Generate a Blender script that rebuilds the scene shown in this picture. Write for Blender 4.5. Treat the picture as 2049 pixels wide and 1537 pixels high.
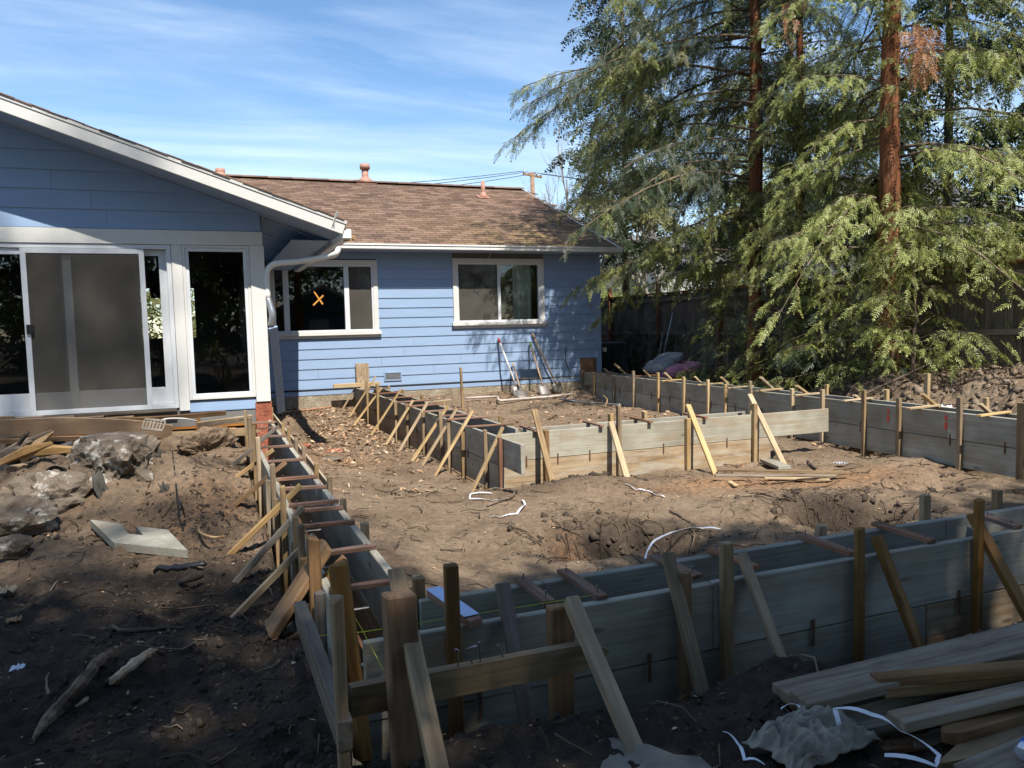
import bpy, math, random
import numpy as np
from mathutils import Vector, Matrix

random.seed(7)
RNG = np.random.default_rng(11)
scene = bpy.context.scene
for o in list(bpy.data.objects):
    bpy.data.objects.remove(o)
COL = scene.collection

# ------------------------------------------------------------------ camera
FOC, PW, PH = 1560.0, 2049.0, 1537.0
CAMP = np.array([0.0, 0.0, 1.64])
_v1 = np.array([5150 - PW / 2, -(550 - PH / 2), -FOC])
_v2 = np.array([405 - PW / 2, -(670 - PH / 2), -FOC])
_ry = _v2 / np.linalg.norm(_v2)
_rx = _v1 - np.dot(_v1, _ry) * _ry
_rx /= np.linalg.norm(_rx)
ROT = np.stack([_rx, _ry, np.cross(_rx, _ry)])
cam = bpy.data.cameras.new('camera')
cam.sensor_fit = 'HORIZONTAL'
cam.sensor_width = 36.0
cam.lens = 36.0 * FOC / PW
cam.clip_start = 0.05
cam.clip_end = 1500
camo = bpy.data.objects.new('camera', cam)
COL.objects.link(camo)
camo.matrix_world = Matrix.Translation(Vector(CAMP)) @ Matrix(ROT.tolist()).to_4x4()
scene.camera = camo

# ------------------------------------------------------------------ sky, sun, exposure
SUN = Vector((0.06, -1.0, 1.45)).normalized()
SUN_EL = math.asin(SUN.z)
SUN_AZ = math.atan2(SUN.x, SUN.y)
world = bpy.data.worlds.new('World')
scene.world = world
world.use_nodes = True
wn = world.node_tree
wn.nodes.clear()
def wnode(t, **k):
    n = wn.nodes.new(t)
    for a, b in k.items():
        setattr(n, a, b)
    return n
w_out = wnode('ShaderNodeOutputWorld')
w_bg = wnode('ShaderNodeBackground')
w_sky = wnode('ShaderNodeTexSky', sky_type='NISHITA')
w_sky.sun_disc = False
w_sky.sun_elevation = SUN_EL
w_sky.sun_rotation = SUN_AZ
w_sky.altitude = 50
w_sky.air_density = 1.0
w_sky.dust_density = 0.0
w_sky.ozone_density = 2.0
SKY_STRENGTH = 0.108
w_bg.inputs['Strength'].default_value = SKY_STRENGTH
# thin cirrus: stretched noise over the dome
w_tc = wnode('ShaderNodeTexCoord')
w_sep = wnode('ShaderNodeSeparateXYZ')
wn.links.new(w_tc.outputs['Generated'], w_sep.inputs[0])
w_mx = wnode('ShaderNodeMath', operation='MAXIMUM')
w_mx.inputs[1].default_value = 0.0
wn.links.new(w_sep.outputs['Z'], w_mx.inputs[0])
w_ad = wnode('ShaderNodeMath', operation='ADD')
w_ad.inputs[1].default_value = 0.16
wn.links.new(w_mx.outputs[0], w_ad.inputs[0])
w_dx = wnode('ShaderNodeMath', operation='DIVIDE')
w_dy = wnode('ShaderNodeMath', operation='DIVIDE')
wn.links.new(w_sep.outputs['X'], w_dx.inputs[0]); wn.links.new(w_ad.outputs[0], w_dx.inputs[1])
wn.links.new(w_sep.outputs['Y'], w_dy.inputs[0]); wn.links.new(w_ad.outputs[0], w_dy.inputs[1])
w_cb = wnode('ShaderNodeCombineXYZ')
wn.links.new(w_dx.outputs[0], w_cb.inputs[0]); wn.links.new(w_dy.outputs[0], w_cb.inputs[1])
w_map = wnode('ShaderNodeMapping')
w_map.inputs['Rotation'].default_value = (0, 0, math.radians(38))
w_map.inputs['Scale'].default_value = (0.5, 1.9, 1)
w_map.inputs['Location'].default_value = (0.4, 2.1, 0)
wn.links.new(w_cb.outputs[0], w_map.inputs[0])
w_n1 = wnode('ShaderNodeTexNoise')
w_n1.inputs['Scale'].default_value = 1.0
w_n1.inputs['Detail'].default_value = 9
w_n1.inputs['Roughness'].default_value = 0.56
w_n1.inputs['Distortion'].default_value = 0.5
wn.links.new(w_map.outputs[0], w_n1.inputs['Vector'])
w_r = wnode('ShaderNodeValToRGB')
w_r.color_ramp.elements[0].position = 0.40
w_r.color_ramp.elements[0].color = (0, 0, 0, 1)
w_r.color_ramp.elements[1].position = 0.78
w_r.color_ramp.elements[1].color = (0.85, 0.85, 0.85, 1)
wn.links.new(w_n1.outputs[0], w_r.inputs[0])
w_mix = wnode('ShaderNodeMix', data_type='RGBA')
w_mix.inputs['B'].default_value = (5.2, 6.2, 7.4, 1)
w_map2 = wnode('ShaderNodeMapping')
w_map2.inputs['Rotation'].default_value = (0, 0, math.radians(46))
w_map2.inputs['Scale'].default_value = (1.6, 8.0, 1)
wn.links.new(w_cb.outputs[0], w_map2.inputs[0])
w_n2 = wnode('ShaderNodeTexNoise')
w_n2.inputs['Scale'].default_value = 1.0
w_n2.inputs['Detail'].default_value = 8
w_n2.inputs['Roughness'].default_value = 0.6
w_n2.inputs['Distortion'].default_value = 0.8
wn.links.new(w_map2.outputs[0], w_n2.inputs['Vector'])
w_r2 = wnode('ShaderNodeMapRange')
w_r2.inputs[1].default_value = 0.3; w_r2.inputs[2].default_value = 0.7; w_r2.inputs[3].default_value = 0.45; w_r2.inputs[4].default_value = 1.25
wn.links.new(w_n2.outputs[0], w_r2.inputs[0])
w_mul = wnode('ShaderNodeMath', operation='MULTIPLY', use_clamp=True)
wn.links.new(w_r.outputs[0], w_mul.inputs[0]); wn.links.new(w_r2.outputs[0], w_mul.inputs[1])
wn.links.new(w_mul.outputs[0], w_mix.inputs['Factor'])
w_hs = wnode('ShaderNodeHueSaturation')
w_hs.inputs['Saturation'].default_value = 1.12
wn.links.new(w_sky.outputs[0], w_hs.inputs['Color'])
wn.links.new(w_hs.outputs[0], w_mix.inputs['A'])
wn.links.new(w_mix.outputs['Result'], w_bg.inputs['Color'])
wn.links.new(w_bg.outputs[0], w_out.inputs['Surface'])

sun = bpy.data.lights.new('sun', 'SUN')
sun.energy = 5.0
sun.angle = math.radians(0.53)
sun.color = (1.0, 0.95, 0.87)
suno = bpy.data.objects.new('sun', sun)
COL.objects.link(suno)
suno.rotation_euler = SUN.to_track_quat('Z', 'Y').to_euler()
suno.location = (0, -10, 30)
scene.view_settings.view_transform = 'Standard'
scene.view_settings.look = 'None'
scene.view_settings.exposure = 0.85
scene.view_settings.gamma = 1.0
scene.view_settings.use_curve_mapping = False
scene.render.engine = 'CYCLES'
scene.cycles.max_bounces = 8
scene.cycles.transparent_max_bounces = 12

# ------------------------------------------------------------------ measuring: a point of the photograph on a plane of the place
def ray(px, py):
    return ROT @ np.array([px - PW / 2, -(py - PH / 2), -FOC])
def PZ(px, py, z):
    d = ray(px, py)
    return Vector(CAMP + (z - CAMP[2]) / d[2] * d)
def PY(px, py, y):
    d = ray(px, py)
    return Vector(CAMP + y / d[1] * d)
def PX(px, py, x):
    d = ray(px, py)
    return Vector(CAMP + x / d[0] * d)

# ------------------------------------------------------------------ noise for shapes
def _hash(i, j, s):
    n = (i.astype(np.int64) * 374761393 + j.astype(np.int64) * 668265263 + s * 1274126177) & 0x7fffffff
    n = ((n ^ (n >> 13)) * 1103515245 + 12345) & 0x7fffffff
    n = (n ^ (n >> 16)) * 668265263 & 0x7fffffff
    return (n & 0xffff) / 65535.0
def vnoise(x, y, s=0):
    i = np.floor(x); j = np.floor(y)
    u = x - i; v = y - j
    u = u * u * (3 - 2 * u); v = v * v * (3 - 2 * v)
    a = _hash(i, j, s); b = _hash(i + 1, j, s); c = _hash(i, j + 1, s); d = _hash(i + 1, j + 1, s)
    return (a * (1 - u) + b * u) * (1 - v) + (c * (1 - u) + d * u) * v
def fbm(x, y, o=4, s=0, g=0.5):
    r = 0; a = 1; t = 0
    for k in range(o):
        r = r + a * vnoise(x * 2 ** k + 17.3 * k, y * 2 ** k - 9.1 * k, s + k)
        t += a; a *= g
    return r / t
def sst(a, b, x):
    t = np.clip((x - a) / (b - a), 0, 1)
    return t * t * (3 - 2 * t)

# ------------------------------------------------------------------ mesh helpers
def mesh_np(name, v, f):
    v = np.asarray(v, np.float32); f = np.asarray(f, np.int32)
    n, k = f.shape
    m = bpy.data.meshes.new(name)
    m.vertices.add(len(v)); m.vertices.foreach_set('co', v.ravel())
    m.loops.add(n * k); m.loops.foreach_set('vertex_index', f.ravel())
    m.polygons.add(n)
    m.polygons.foreach_set('loop_start', np.arange(0, n * k, k, dtype=np.int32))
    m.update(calc_edges=True)
    return m
def mesh_py(name, v, f, smooth=False):
    m = bpy.data.meshes.new(name)
    m.from_pydata([tuple(p) for p in v], [], [tuple(q) for q in f])
    m.update()
    if smooth:
        m.polygons.foreach_set('use_smooth', [True] * len(m.polygons))
    return m
PLOC = {}
def obj(name, mesh, mat=None, parent=None, mw=None, label=None, cat=None, group=None, kind=None):
    o = bpy.data.objects.new(name, mesh)
    COL.objects.link(o)
    if mat is not None and mesh is not None and len(mesh.materials) == 0:
        mesh.materials.append(mat)
    if parent is not None:
        o.parent = parent
        o.matrix_parent_inverse = PLOC[parent.name].inverted()
    if mw is not None:
        o.matrix_basis = mw
    PLOC[o.name] = mw.copy() if mw is not None else Matrix.Identity(4)
    if label: o['label'] = label
    if cat: o['category'] = cat
    if group: o['group'] = group
    if kind: o['kind'] = kind
    return o
def thing(name, loc, label, cat, group=None):
    return obj(name, None, None, None, Matrix.Translation(Vector(loc)), label, cat, group)

def cbox(l, w, t, b=0.003, rough=0.0):
    """a sawn stick: box l x w x t, centred, with its edges eased"""
    x, y, z = l / 2, w / 2, t / 2
    b = min(b, x * .3, y * .3, z * .3)
    v = []; f = []
    for sx in (-1, 1):
        for sy in (-1, 1):
            for sz in (-1, 1):
                k = len(v)
                jx = random.uniform(-rough, rough); jy = random.uniform(-rough, rough); jz = random.uniform(-rough, rough)
                v += [(sx * x + jx, sy * (y - b) + jy, sz * (z - b) + jz), (sx * (x - b) + jx, sy * y + jy, sz * (z - b) + jz), (sx * (x - b) + jx, sy * (y - b) + jy, sz * z + jz)]
                f.append((k, k + 1, k + 2) if sx * sy * sz > 0 else (k, k + 2, k + 1))
    def c(sx, sy, sz, a):
        return ((sx > 0) * 4 + (sy > 0) * 2 + (sz > 0)) * 3 + a
    for s in (-1, 1):
        q = [c(s, -1, -1, 0), c(s, 1, -1, 0), c(s, 1, 1, 0), c(s, -1, 1, 0)]; f.append(q if s > 0 else q[::-1])
        q = [c(-1, s, -1, 1), c(1, s, -1, 1), c(1, s, 1, 1), c(-1, s, 1, 1)]; f.append(q[::-1] if s > 0 else q)
        q = [c(-1, -1, s, 2), c(1, -1, s, 2), c(1, 1, s, 2), c(-1, 1, s, 2)]; f.append(q if s > 0 else q[::-1])
    for s1 in (-1, 1):
        for s2 in (-1, 1):
            q = [c(-1, s1, s2, 1), c(1, s1, s2, 1), c(1, s1, s2, 2), c(-1, s1, s2, 2)]; f.append(q if s1 * s2 > 0 else q[::-1])
            q = [c(s1, -1, s2, 0), c(s1, 1, s2, 0), c(s1, 1, s2, 2), c(s1, -1, s2, 2)]; f.append(q[::-1] if s1 * s2 < 0 else q)
            q = [c(s1, s2, -1, 0), c(s1, s2, 1, 0), c(s1, s2, 1, 1), c(s1, s2, -1, 1)]; f.append(q[::-1] if s1 * s2 > 0 else q)
    return v, f
def fix_normals(m):
    import bmesh
    bm = bmesh.new(); bm.from_mesh(m)
    bmesh.ops.recalc_face_normals(bm, faces=bm.faces)
    bm.to_mesh(m); bm.free()
    return m
def frame(p0, p1, up=(0, 0, 1)):
    p0 = Vector(p0); p1 = Vector(p1)
    x = (p1 - p0).normalized(); u = Vector(up)
    y = u - u.dot(x) * x
    if y.length < 1e-4:
        y = Vector((1, 0, 0)) - x.x * x
    y.normalize()
    z = x.cross(y)
    m = Matrix((x, y, z)).transposed().to_4x4()
    m.translation = (p0 + p1) / 2
    return m, (p1 - p0).length
def board(name, p0, p1, w, t, mat, parent=None, up=(0, 0, 1), b=0.003, rough=0.002, **k):
    """a board from p0 to p1; w along up, t across"""
    mw, L = frame(p0, p1, up)
    v, f = cbox(L, w, t, b, rough)
    m = fix_normals(mesh_py(name, v, f))
    return obj(name, m, mat, parent, mw, **k)
def box(name, x0, x1, y0, y1, z0, z1, mat, parent=None, b=0.002, **k):
    v, f = cbox(x1 - x0, y1 - y0, z1 - z0, b)
    m = fix_normals(mesh_py(name, v, f))
    return obj(name, m, mat, parent, Matrix.Translation(((x0 + x1) / 2, (y0 + y1) / 2, (z0 + z1) / 2)), **k)
def tube_geo(pts, radii, n=6, cap=True):
    pts = [Vector(p) for p in pts]
    if not hasattr(radii, '__len__'): radii = [radii] * len(pts)
    v = []; f = []
    ref = Vector((0.13, 0.21, 1)).normalized()
    for i, p in enumerate(pts):
        d = (pts[min(i + 1, len(pts) - 1)] - pts[max(i - 1, 0)]).normalized()
        a = ref - ref.dot(d) * d
        if a.length < 1e-3: a = Vector((1, 0, 0)) - d.x * d
        a.normalize(); c = d.cross(a); ref = a
        for j in range(n):
            t = 2 * math.pi * j / n
            v.append(p + radii[i] * (math.cos(t) * a + math.sin(t) * c))
    for i in range(len(pts) - 1):
        for j in range(n):
            f.append((i * n + j, i * n + (j + 1) % n, (i + 1) * n + (j + 1) % n, (i + 1) * n + j))
    if cap:
        f.append(tuple(range(n))[::-1]); f.append(tuple((len(pts) - 1) * n + j for j in range(n)))
    return v, f
def tube(name, pts, radii, mat, parent=None, n=6, smooth=True, **k):
    c = Vector(pts[0])
    v, f = tube_geo([Vector(p) - c for p in pts], radii, n)
    return obj(name, mesh_py(name, v, f, smooth), mat, parent, Matrix.Translation(c), **k)
def smoothpath(pts, n=6):
    """Catmull-Rom through the points"""
    P = [Vector(p) for p in pts]; P = [2 * P[0] - P[1]] + P + [2 * P[-1] - P[-2]]
    out = []
    for i in range(1, len(P) - 2):
        for j in range(n):
            t = j / n
            out.append(.5 * ((2 * P[i]) + (P[i + 1] - P[i - 1]) * t + (2 * P[i - 1] - 5 * P[i] + 4 * P[i + 1] - P[i + 2]) * t * t + (3 * P[i] - P[i - 1] - 3 * P[i + 1] + P[i + 2]) * t ** 3))
    out.append(P[-2])
    return out

# ------------------------------------------------------------------ materials
def lin(r, g, b):
    return (r, g, b, 1)
class NT:
    def __init__(self, name):
        self.m = bpy.data.materials.new(name); self.m.use_nodes = True
        self.t = self.m.node_tree; self.t.nodes.clear()
        self.out = self.n('ShaderNodeOutputMaterial')
    def n(self, t, **k):
        q = self.t.nodes.new(t)
        for a, b in k.items(): setattr(q, a, b)
        return q
    def l(self, a, b): self.t.links.new(a, b)
    def noise(self, vec, scale, detail=4, rough=.5, dist=0.0):
        q = self.n('ShaderNodeTexNoise')
        q.inputs['Scale'].default_value = scale; q.inputs['Detail'].default_value = detail
        q.inputs['Roughness'].default_value = rough; q.inputs['Distortion'].default_value = dist
        if vec is not None: self.l(vec, q.inputs['Vector'])
        return q.outputs['Fac']
    def ramp(self, fac, stops):
        q = self.n('ShaderNodeValToRGB')
        e = q.color_ramp.elements
        while len(e) < len(stops): e.new(0.5)
        for i, (p, c) in enumerate(stops):
            e[i].position = p
            e[i].color = c if len(c) == 4 else (*c, 1)
        self.l(fac, q.inputs[0]); return q.outputs[0]
    def mix(self, fac, a, b, mode='MIX'):
        q = self.n('ShaderNodeMix', data_type='RGBA', blend_type=mode)
        for s, val in (('Factor', fac), ('A', a), ('B', b)):
            if hasattr(val, 'is_linked') or hasattr(val, 'links'): self.l(val, q.inputs[s])
            elif s == 'Factor': q.inputs[s].default_value = val
            else: q.inputs[s].default_value = val if len(val) == 4 else (*val, 1)
        return q.outputs['Result']
    def math(self, op, a, b=None):
        q = self.n('ShaderNodeMath', operation=op)
        for i, val in enumerate((a, b)):
            if val is None: continue
            if isinstance(val, (int, float)): q.inputs[i].default_value = val
            else: self.l(val, q.inputs[i])
        return q.outputs[0]
    def coords(self, scale=(1, 1, 1), kind='Object', rnd=True):
        tc = self.n('ShaderNodeTexCoord'); vec = tc.outputs[kind]
        if rnd:
            oi = self.n('ShaderNodeObjectInfo')
            s = self.math('MULTIPLY', oi.outputs['Random'], 37.0)
            va = self.n('ShaderNodeVectorMath', operation='ADD')
            self.l(vec, va.inputs[0]); self.l(s, va.inputs[1]); vec = va.outputs[0]
        mp = self.n('ShaderNodeMapping'); mp.inputs['Scale'].default_value = scale
        self.l(vec, mp.inputs[0]); return mp.outputs[0]
    def rnd(self):
        return self.n('ShaderNodeObjectInfo').outputs['Random']
    def bsdf(self, color, rough=.8, spec=.3, bump=None, bstr=.3, bdist=.01, metal=0):
        q = self.n('ShaderNodeBsdfPrincipled')
        if hasattr(color, 'links'): self.l(color, q.inputs['Base Color'])
        else: q.inputs['Base Color'].default_value = color if len(color) == 4 else (*color, 1)
        if hasattr(rough, 'links'): self.l(rough, q.inputs['Roughness'])
        else: q.inputs['Roughness'].default_value = rough
        q.inputs['Specular IOR Level'].default_value = spec
        q.inputs['Metallic'].default_value = metal
        if bump is not None:
            b = self.n('ShaderNodeBump'); b.inputs['Strength'].default_value = bstr; b.inputs['Distance'].default_value = bdist
            self.l(bump, b.inputs['Height']); self.l(b.outputs[0], q.inputs['Normal'])
        self.l(q.outputs[0], self.out.inputs['Surface'])
        return q
def plain(name, c, rough=.6, spec=.3, var=.18, sc=6, bstr=.15, metal=0):
    t = NT(name); co = t.coords()
    n = t.noise(co, sc, 5, .6)
    col = t.ramp(n, [(.25, tuple(x * (1 - var) for x in c)), (.75, tuple(min(1, x * (1 + var)) for x in c))])
    t.bsdf(col, rough, spec, t.noise(co, sc * 12, 3), bstr, .004, metal)
    return t.m
def wood(name, dark, mid, light, stain=None, rough=.75, grain=38, bstr=.35, var=.45, knots=True):
    t = NT(name)
    co = t.coords((1.3, grain, grain))
    g = t.noise(co, 1.0, 6, .62, .6)
    col = t.ramp(g, [(.22, dark), (.5, mid), (.78, light)])
    c2 = t.coords((1, 1, 1))
    big = t.noise(c2, 2.6, 4, .55)
    col = t.mix(t.ramp(big, [(.35, (0, 0, 0)), (.7, (1, 1, 1))]), col, t.mix(1.0, col, (.66, .63, .6), 'MULTIPLY'))
    if stain:
        s = t.noise(t.coords((1, 5, 5)), 2.2, 5, .65, .3)
        col = t.mix(t.ramp(s, [(.5, (0, 0, 0)), (.68, (.75, .75, .75))]), col, stain)
    if knots:
        k = t.n('ShaderNodeTexVoronoi'); k.inputs['Scale'].default_value = 1.0
        t.l(t.coords((2.1, 8, 8)), k.inputs['Vector'])
        col = t.mix(t.ramp(k.outputs['Distance'], [(.05, (.8, .8, .8)), (.13, (0, 0, 0))]), col, tuple(x * .4 for x in dark))
    r = t.rnd()
    hv = t.n('ShaderNodeHueSaturation')
    t.l(t.math('ADD', t.math('MULTIPLY', r, var), 1 - var / 2), hv.inputs['Value'])
    t.l(t.math('ADD', t.math('MULTIPLY', t.math('FRACT', t.math('MULTIPLY', r, 7.3)), .35), .82), hv.inputs['Saturation'])
    t.l(col, hv.inputs['Color'])
    t.bsdf(hv.outputs[0], rough, .25, t.math('ADD', g, t.math('MULTIPLY', big, .3)), bstr, .006)
    return t.m

M = {}
M['form'] = wood('form_board_wood', (.22, .205, .165), (.315, .298, .238), (.4, .385, .31), (.24, .175, .115), grain=70, var=.3)
M['form_tan'] = wood('form_board_tan_wood', (.17, .115, .065), (.32, .23, .135), (.45, .35, .22), (.34, .31, .25), grain=26, var=.3)
M['stake'] = wood('stake_wood', (.17, .11, .055), (.3, .21, .115), (.43, .32, .19), (.14, .09, .05), var=.5)
M['new'] = wood('new_pine', (.31, .21, .11), (.45, .33, .185), (.56, .44, .28), None, var=.3)
M['old'] = wood('old_grey_wood', (.1, .08, .06), (.2, .165, .125), (.3, .26, .21), (.09, .06, .04), var=.5)
M['brown'] = wood('brown_timber', (.12, .06, .025), (.22, .12, .05), (.33, .2, .09), (.08, .045, .02), var=.3)
M['spreader'] = wood('spreader_ply', (.12, .06, .035), (.23, .12, .075), (.36, .23, .16), (.12, .1, .09), var=.5)
M['fence'] = wood('fence_wood', (.1, .075, .055), (.2, .16, .12), (.29, .24, .18), (.08, .06, .05), grain=30, var=.5)
M['fence_post'] = wood('fence_post_wood', (.12, .05, .025), (.2, .085, .04), (.28, .13, .065), None, var=.25)
M['redwood_skirt'] = wood('bare_redwood', (.16, .07, .03), (.32, .15, .06), (.45, .24, .11), (.1, .06, .04), var=.2)
M['bark_stick'] = wood('stick_bark', (.05, .035, .025), (.12, .085, .06), (.24, .18, .13), (.03, .02, .015), grain=18, var=.5, bstr=.7)
M['split'] = wood('split_wood', (.2, .12, .06), (.38, .25, .13), (.55, .4, .24), None, grain=18, var=.3, bstr=.7)

def paint_blue():
    t = NT('blue_house_paint'); co = t.coords((1, 6, 6))
    n = t.noise(co, 2.0, 5, .6)
    col = t.ramp(n, [(.3, (.215, .3, .43)), (.7, (.24, .33, .475))])
    w = t.noise(t.coords((3, 3, 3), rnd=True), 1.4, 6, .7)
    col = t.mix(t.ramp(w, [(.62, (0, 0, 0)), (.8, (.35, .35, .35))]), col, (.3, .32, .33))
    t.bsdf(col, .55, .35, t.noise(t.coords((2, 60, 60)), 1.5, 4), .12, .004)
    return t.m
M['blue'] = paint_blue()
M['white'] = plain('white_trim_paint', (.55, .54, .505), .5, .4, .07, 3, .1)
M['gutter'] = plain('gutter_enamel', (.66, .65, .61), .38, .5, .12, 3, .05)
M['alu'] = plain('white_aluminium_frame', (.56, .57, .58), .35, .5, .05, 4, .03)
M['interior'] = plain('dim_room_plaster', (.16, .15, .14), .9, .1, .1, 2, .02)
M['black'] = plain('black_plastic', (.012, .012, .013), .45, .4, .3, 6, .1)
M['ac'] = plain('ac_unit_enamel', (.035, .05, .055), .45, .4, .2, 4, .05)
M['vent_pipe'] = plain('roof_vent_enamel', (.36, .19, .14), .6, .3, .15, 5, .1)
M['metal'] = plain('galvanised_metal', (.36, .37, .38), .38, .5, .2, 9, .05, .8)
M['rust'] = plain('rusty_steel', (.11, .055, .03), .8, .3, .4, 30, .4)
M['steel'] = plain('dull_shovel_steel', (.17, .155, .14), .55, .5, .3, 12, .1, .4)
M['pink'] = plain('pink_cushion_cloth', (.6, .25, .32), .9, .1, .25, 5, .2)
M['greycloth'] = plain('grey_cushion_cloth', (.3, .29, .29), .9, .1, .35, 6, .2)
M['fabric'] = plain('landscape_fabric', (.25, .22, .175), .95, .1, .35, 14, .5)
M['strap'] = plain('white_strapping', (.62, .64, .68), .4, .4, .1, 8, .02)
M['handle_red'] = plain('red_handle', (.42, .05, .045), .5, .4, .1, 6)
M['handle_green'] = plain('green_handle', (.09, .2, .05), .5, .4, .1, 6)
M['handle_white'] = plain('white_fibreglass_handle', (.55, .52, .47), .5, .4, .2, 8)
M['handle_wood'] = wood('handle_ash', (.2, .14, .09), (.34, .25, .17), (.46, .36, .25), None, var=.2)
M['pipe'] = plain('pale_conduit', (.42, .36, .31), .5, .4, .25, 5)
M['mesh_screen'] = None
M['curtain'] = plain('pale_curtain', (.6, .68, .64), .9, .1, .1, 3)
M['orange_mark'] = plain('orange_marker', (.52, .24, .05), .6, .2, .15, 30)
M['red_mark'] = plain('red_spray_paint', (.62, .085, .05), .8, .1, .25, 40)
M['blue_sheet'] = plain('blue_plastic_sheet', (.3, .4, .62), .25, .5, .1, 5)
M['can'] = plain('can_aluminium', (.55, .6, .68), .25, .6, .15, 8, .02, .6)
M['canblue'] = plain('can_blue_print', (.04, .12, .4), .3, .5, .1, 8)
M['string'] = plain('yellow_string', (.5, .55, .04), .6, .2, .1, 20)
M['polewood'] = wood('utility_pole_wood', (.14, .08, .05), (.26, .16, .1), (.36, .24, .15), None, var=.1)
M['wire'] = plain('wire_black', (.02, .02, .022), .5, .3)
M['nail'] = plain('nail_steel', (.25, .25, .26), .4, .5, .2, 9, .02, .7)
M['felt_dark'] = plain('weathered_felt', (.06, .057, .05), .95, .1, .4, 12, .5)
M['felt'] = plain('grey_roofing_felt', (.19, .165, .13), .9, .2, .25, 10, .4)

def concrete(name, base, white, grey):
    t = NT(name); co = t.coords()
    n = t.noise(co, 5, 7, .68, .4)
    col = t.ramp(n, [(.32, grey), (.48, base), (.54, base), (.62, white)])
    vo = t.n('ShaderNodeTexVoronoi', feature='DISTANCE_TO_EDGE'); vo.inputs['Scale'].default_value = 14; t.l(co, vo.inputs['Vector'])
    hh = t.math('ADD', t.noise(co, 28, 8, .75), t.math('MULTIPLY', t.ramp(vo.outputs['Distance'], [(0, (0, 0, 0)), (.08, (1, 1, 1))]), .06))
    t.bsdf(col, .95, .15, hh, 1.0, .03)
    return t.m
M['concrete'] = concrete('old_concrete', (.3, .25, .18), (.42, .37, .29), (.2, .155, .1))
M['chunk'] = concrete('chalky_concrete', (.19, .15, .112), (.5, .47, .41), (.1, .078, .057))
M['brick'] = concrete('broken_red_brick', (.36, .12, .07), (.46, .22, .15), (.24, .08, .05))

def glass():
    t = NT('window_glass')
    tr = t.n('ShaderNodeBsdfTransparent'); tr.inputs[0].default_value = (.8, .84, .82, 1)
    gl = t.n('ShaderNodeBsdfGlossy'); gl.inputs['Roughness'].default_value = .012
    gl.inputs[0].default_value = (1, 1, 1, 1)
    fr = t.n('ShaderNodeFresnel'); fr.inputs[0].default_value = 1.52
    fac = t.math('MULTIPLY', fr.outputs[0], 1.9)
    mx = t.n('ShaderNodeMixShader')
    t.l(fac, mx.inputs[0]); t.l(tr.outputs[0], mx.inputs[1]); t.l(gl.outputs[0], mx.inputs[2])
    t.l(mx.outputs[0], t.out.inputs['Surface']); return t.m
M['glass'] = glass()
def screen_mat():
    t = NT('insect_screen')
    tr = t.n('ShaderNodeBsdfTransparent'); tr.inputs[0].default_value = (.9, .9, .9, 1)
    di = t.n('ShaderNodeBsdfDiffuse')
    co = t.coords((1, 1, 1)); n = t.noise(co, 2.2, 4, .6)
    t.l(t.ramp(n, [(.3, (.085, .077, .066)), (.7, (.115, .107, .092))]), di.inputs[0])
    mx = t.n('ShaderNodeMixShader'); mx.inputs[0].default_value = .62
    t.l(tr.outputs[0], mx.inputs[1]); t.l(di.outputs[0], mx.inputs[2]); t.l(mx.outputs[0], t.out.inputs['Surface'])
    return t.m
M['screen'] = screen_mat()
def shingle_mat():
    t = NT('brown_asphalt_shingle')
    geo = t.n('ShaderNodeNewGeometry'); isl = geo.outputs['Random Per Island']
    r = t.math('FRACT', t.math('ADD', isl, t.math('MULTIPLY', t.rnd(), 3.7)))
    col = t.ramp(r, [(.0, (.1, .064, .045)), (.5, (.155, .1, .07)), (1., (.21, .138, .1))])
    co = t.coords((1, 1, 1), rnd=False)
    tc = t.n('ShaderNodeNewGeometry').outputs['Position']
    pos = t.n('ShaderNodeSeparateXYZ'); t.l(tc, pos.inputs[0])
    moss_n = t.noise(tc, 3.2, 6, .7)
    # moss and needles gather on the lower right of the slope
    mr = t.n('ShaderNodeMapRange'); mr.inputs[1].default_value = 4.2; mr.inputs[2].default_value = 6.6; t.l(pos.outputs[0], mr.inputs[0])
    mz = t.n('ShaderNodeMapRange'); mz.inputs[1].default_value = 4.3; mz.inputs[2].default_value = 3.3; t.l(pos.outputs[2], mz.inputs[0])
    mm = t.math('MULTIPLY', t.math('MULTIPLY', mr.outputs[0], mz.outputs[0]), t.ramp(moss_n, [(.42, (0, 0, 0)), (.62, (1, 1, 1))]))
    col = t.mix(t.math('MULTIPLY', mm, .85), col, (.2, .145, .05))
    dirt = t.noise(tc, 1.1, 5, .6)
    col = t.mix(t.ramp(dirt, [(.45, (0, 0, 0)), (.75, (.5, .5, .5))]), col, (.075, .055, .045))
    t.bsdf(col, .95, .15, t.noise(tc, 160, 2), .4, .004)
    return t.m
M['shingle'] = shingle_mat()

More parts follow.
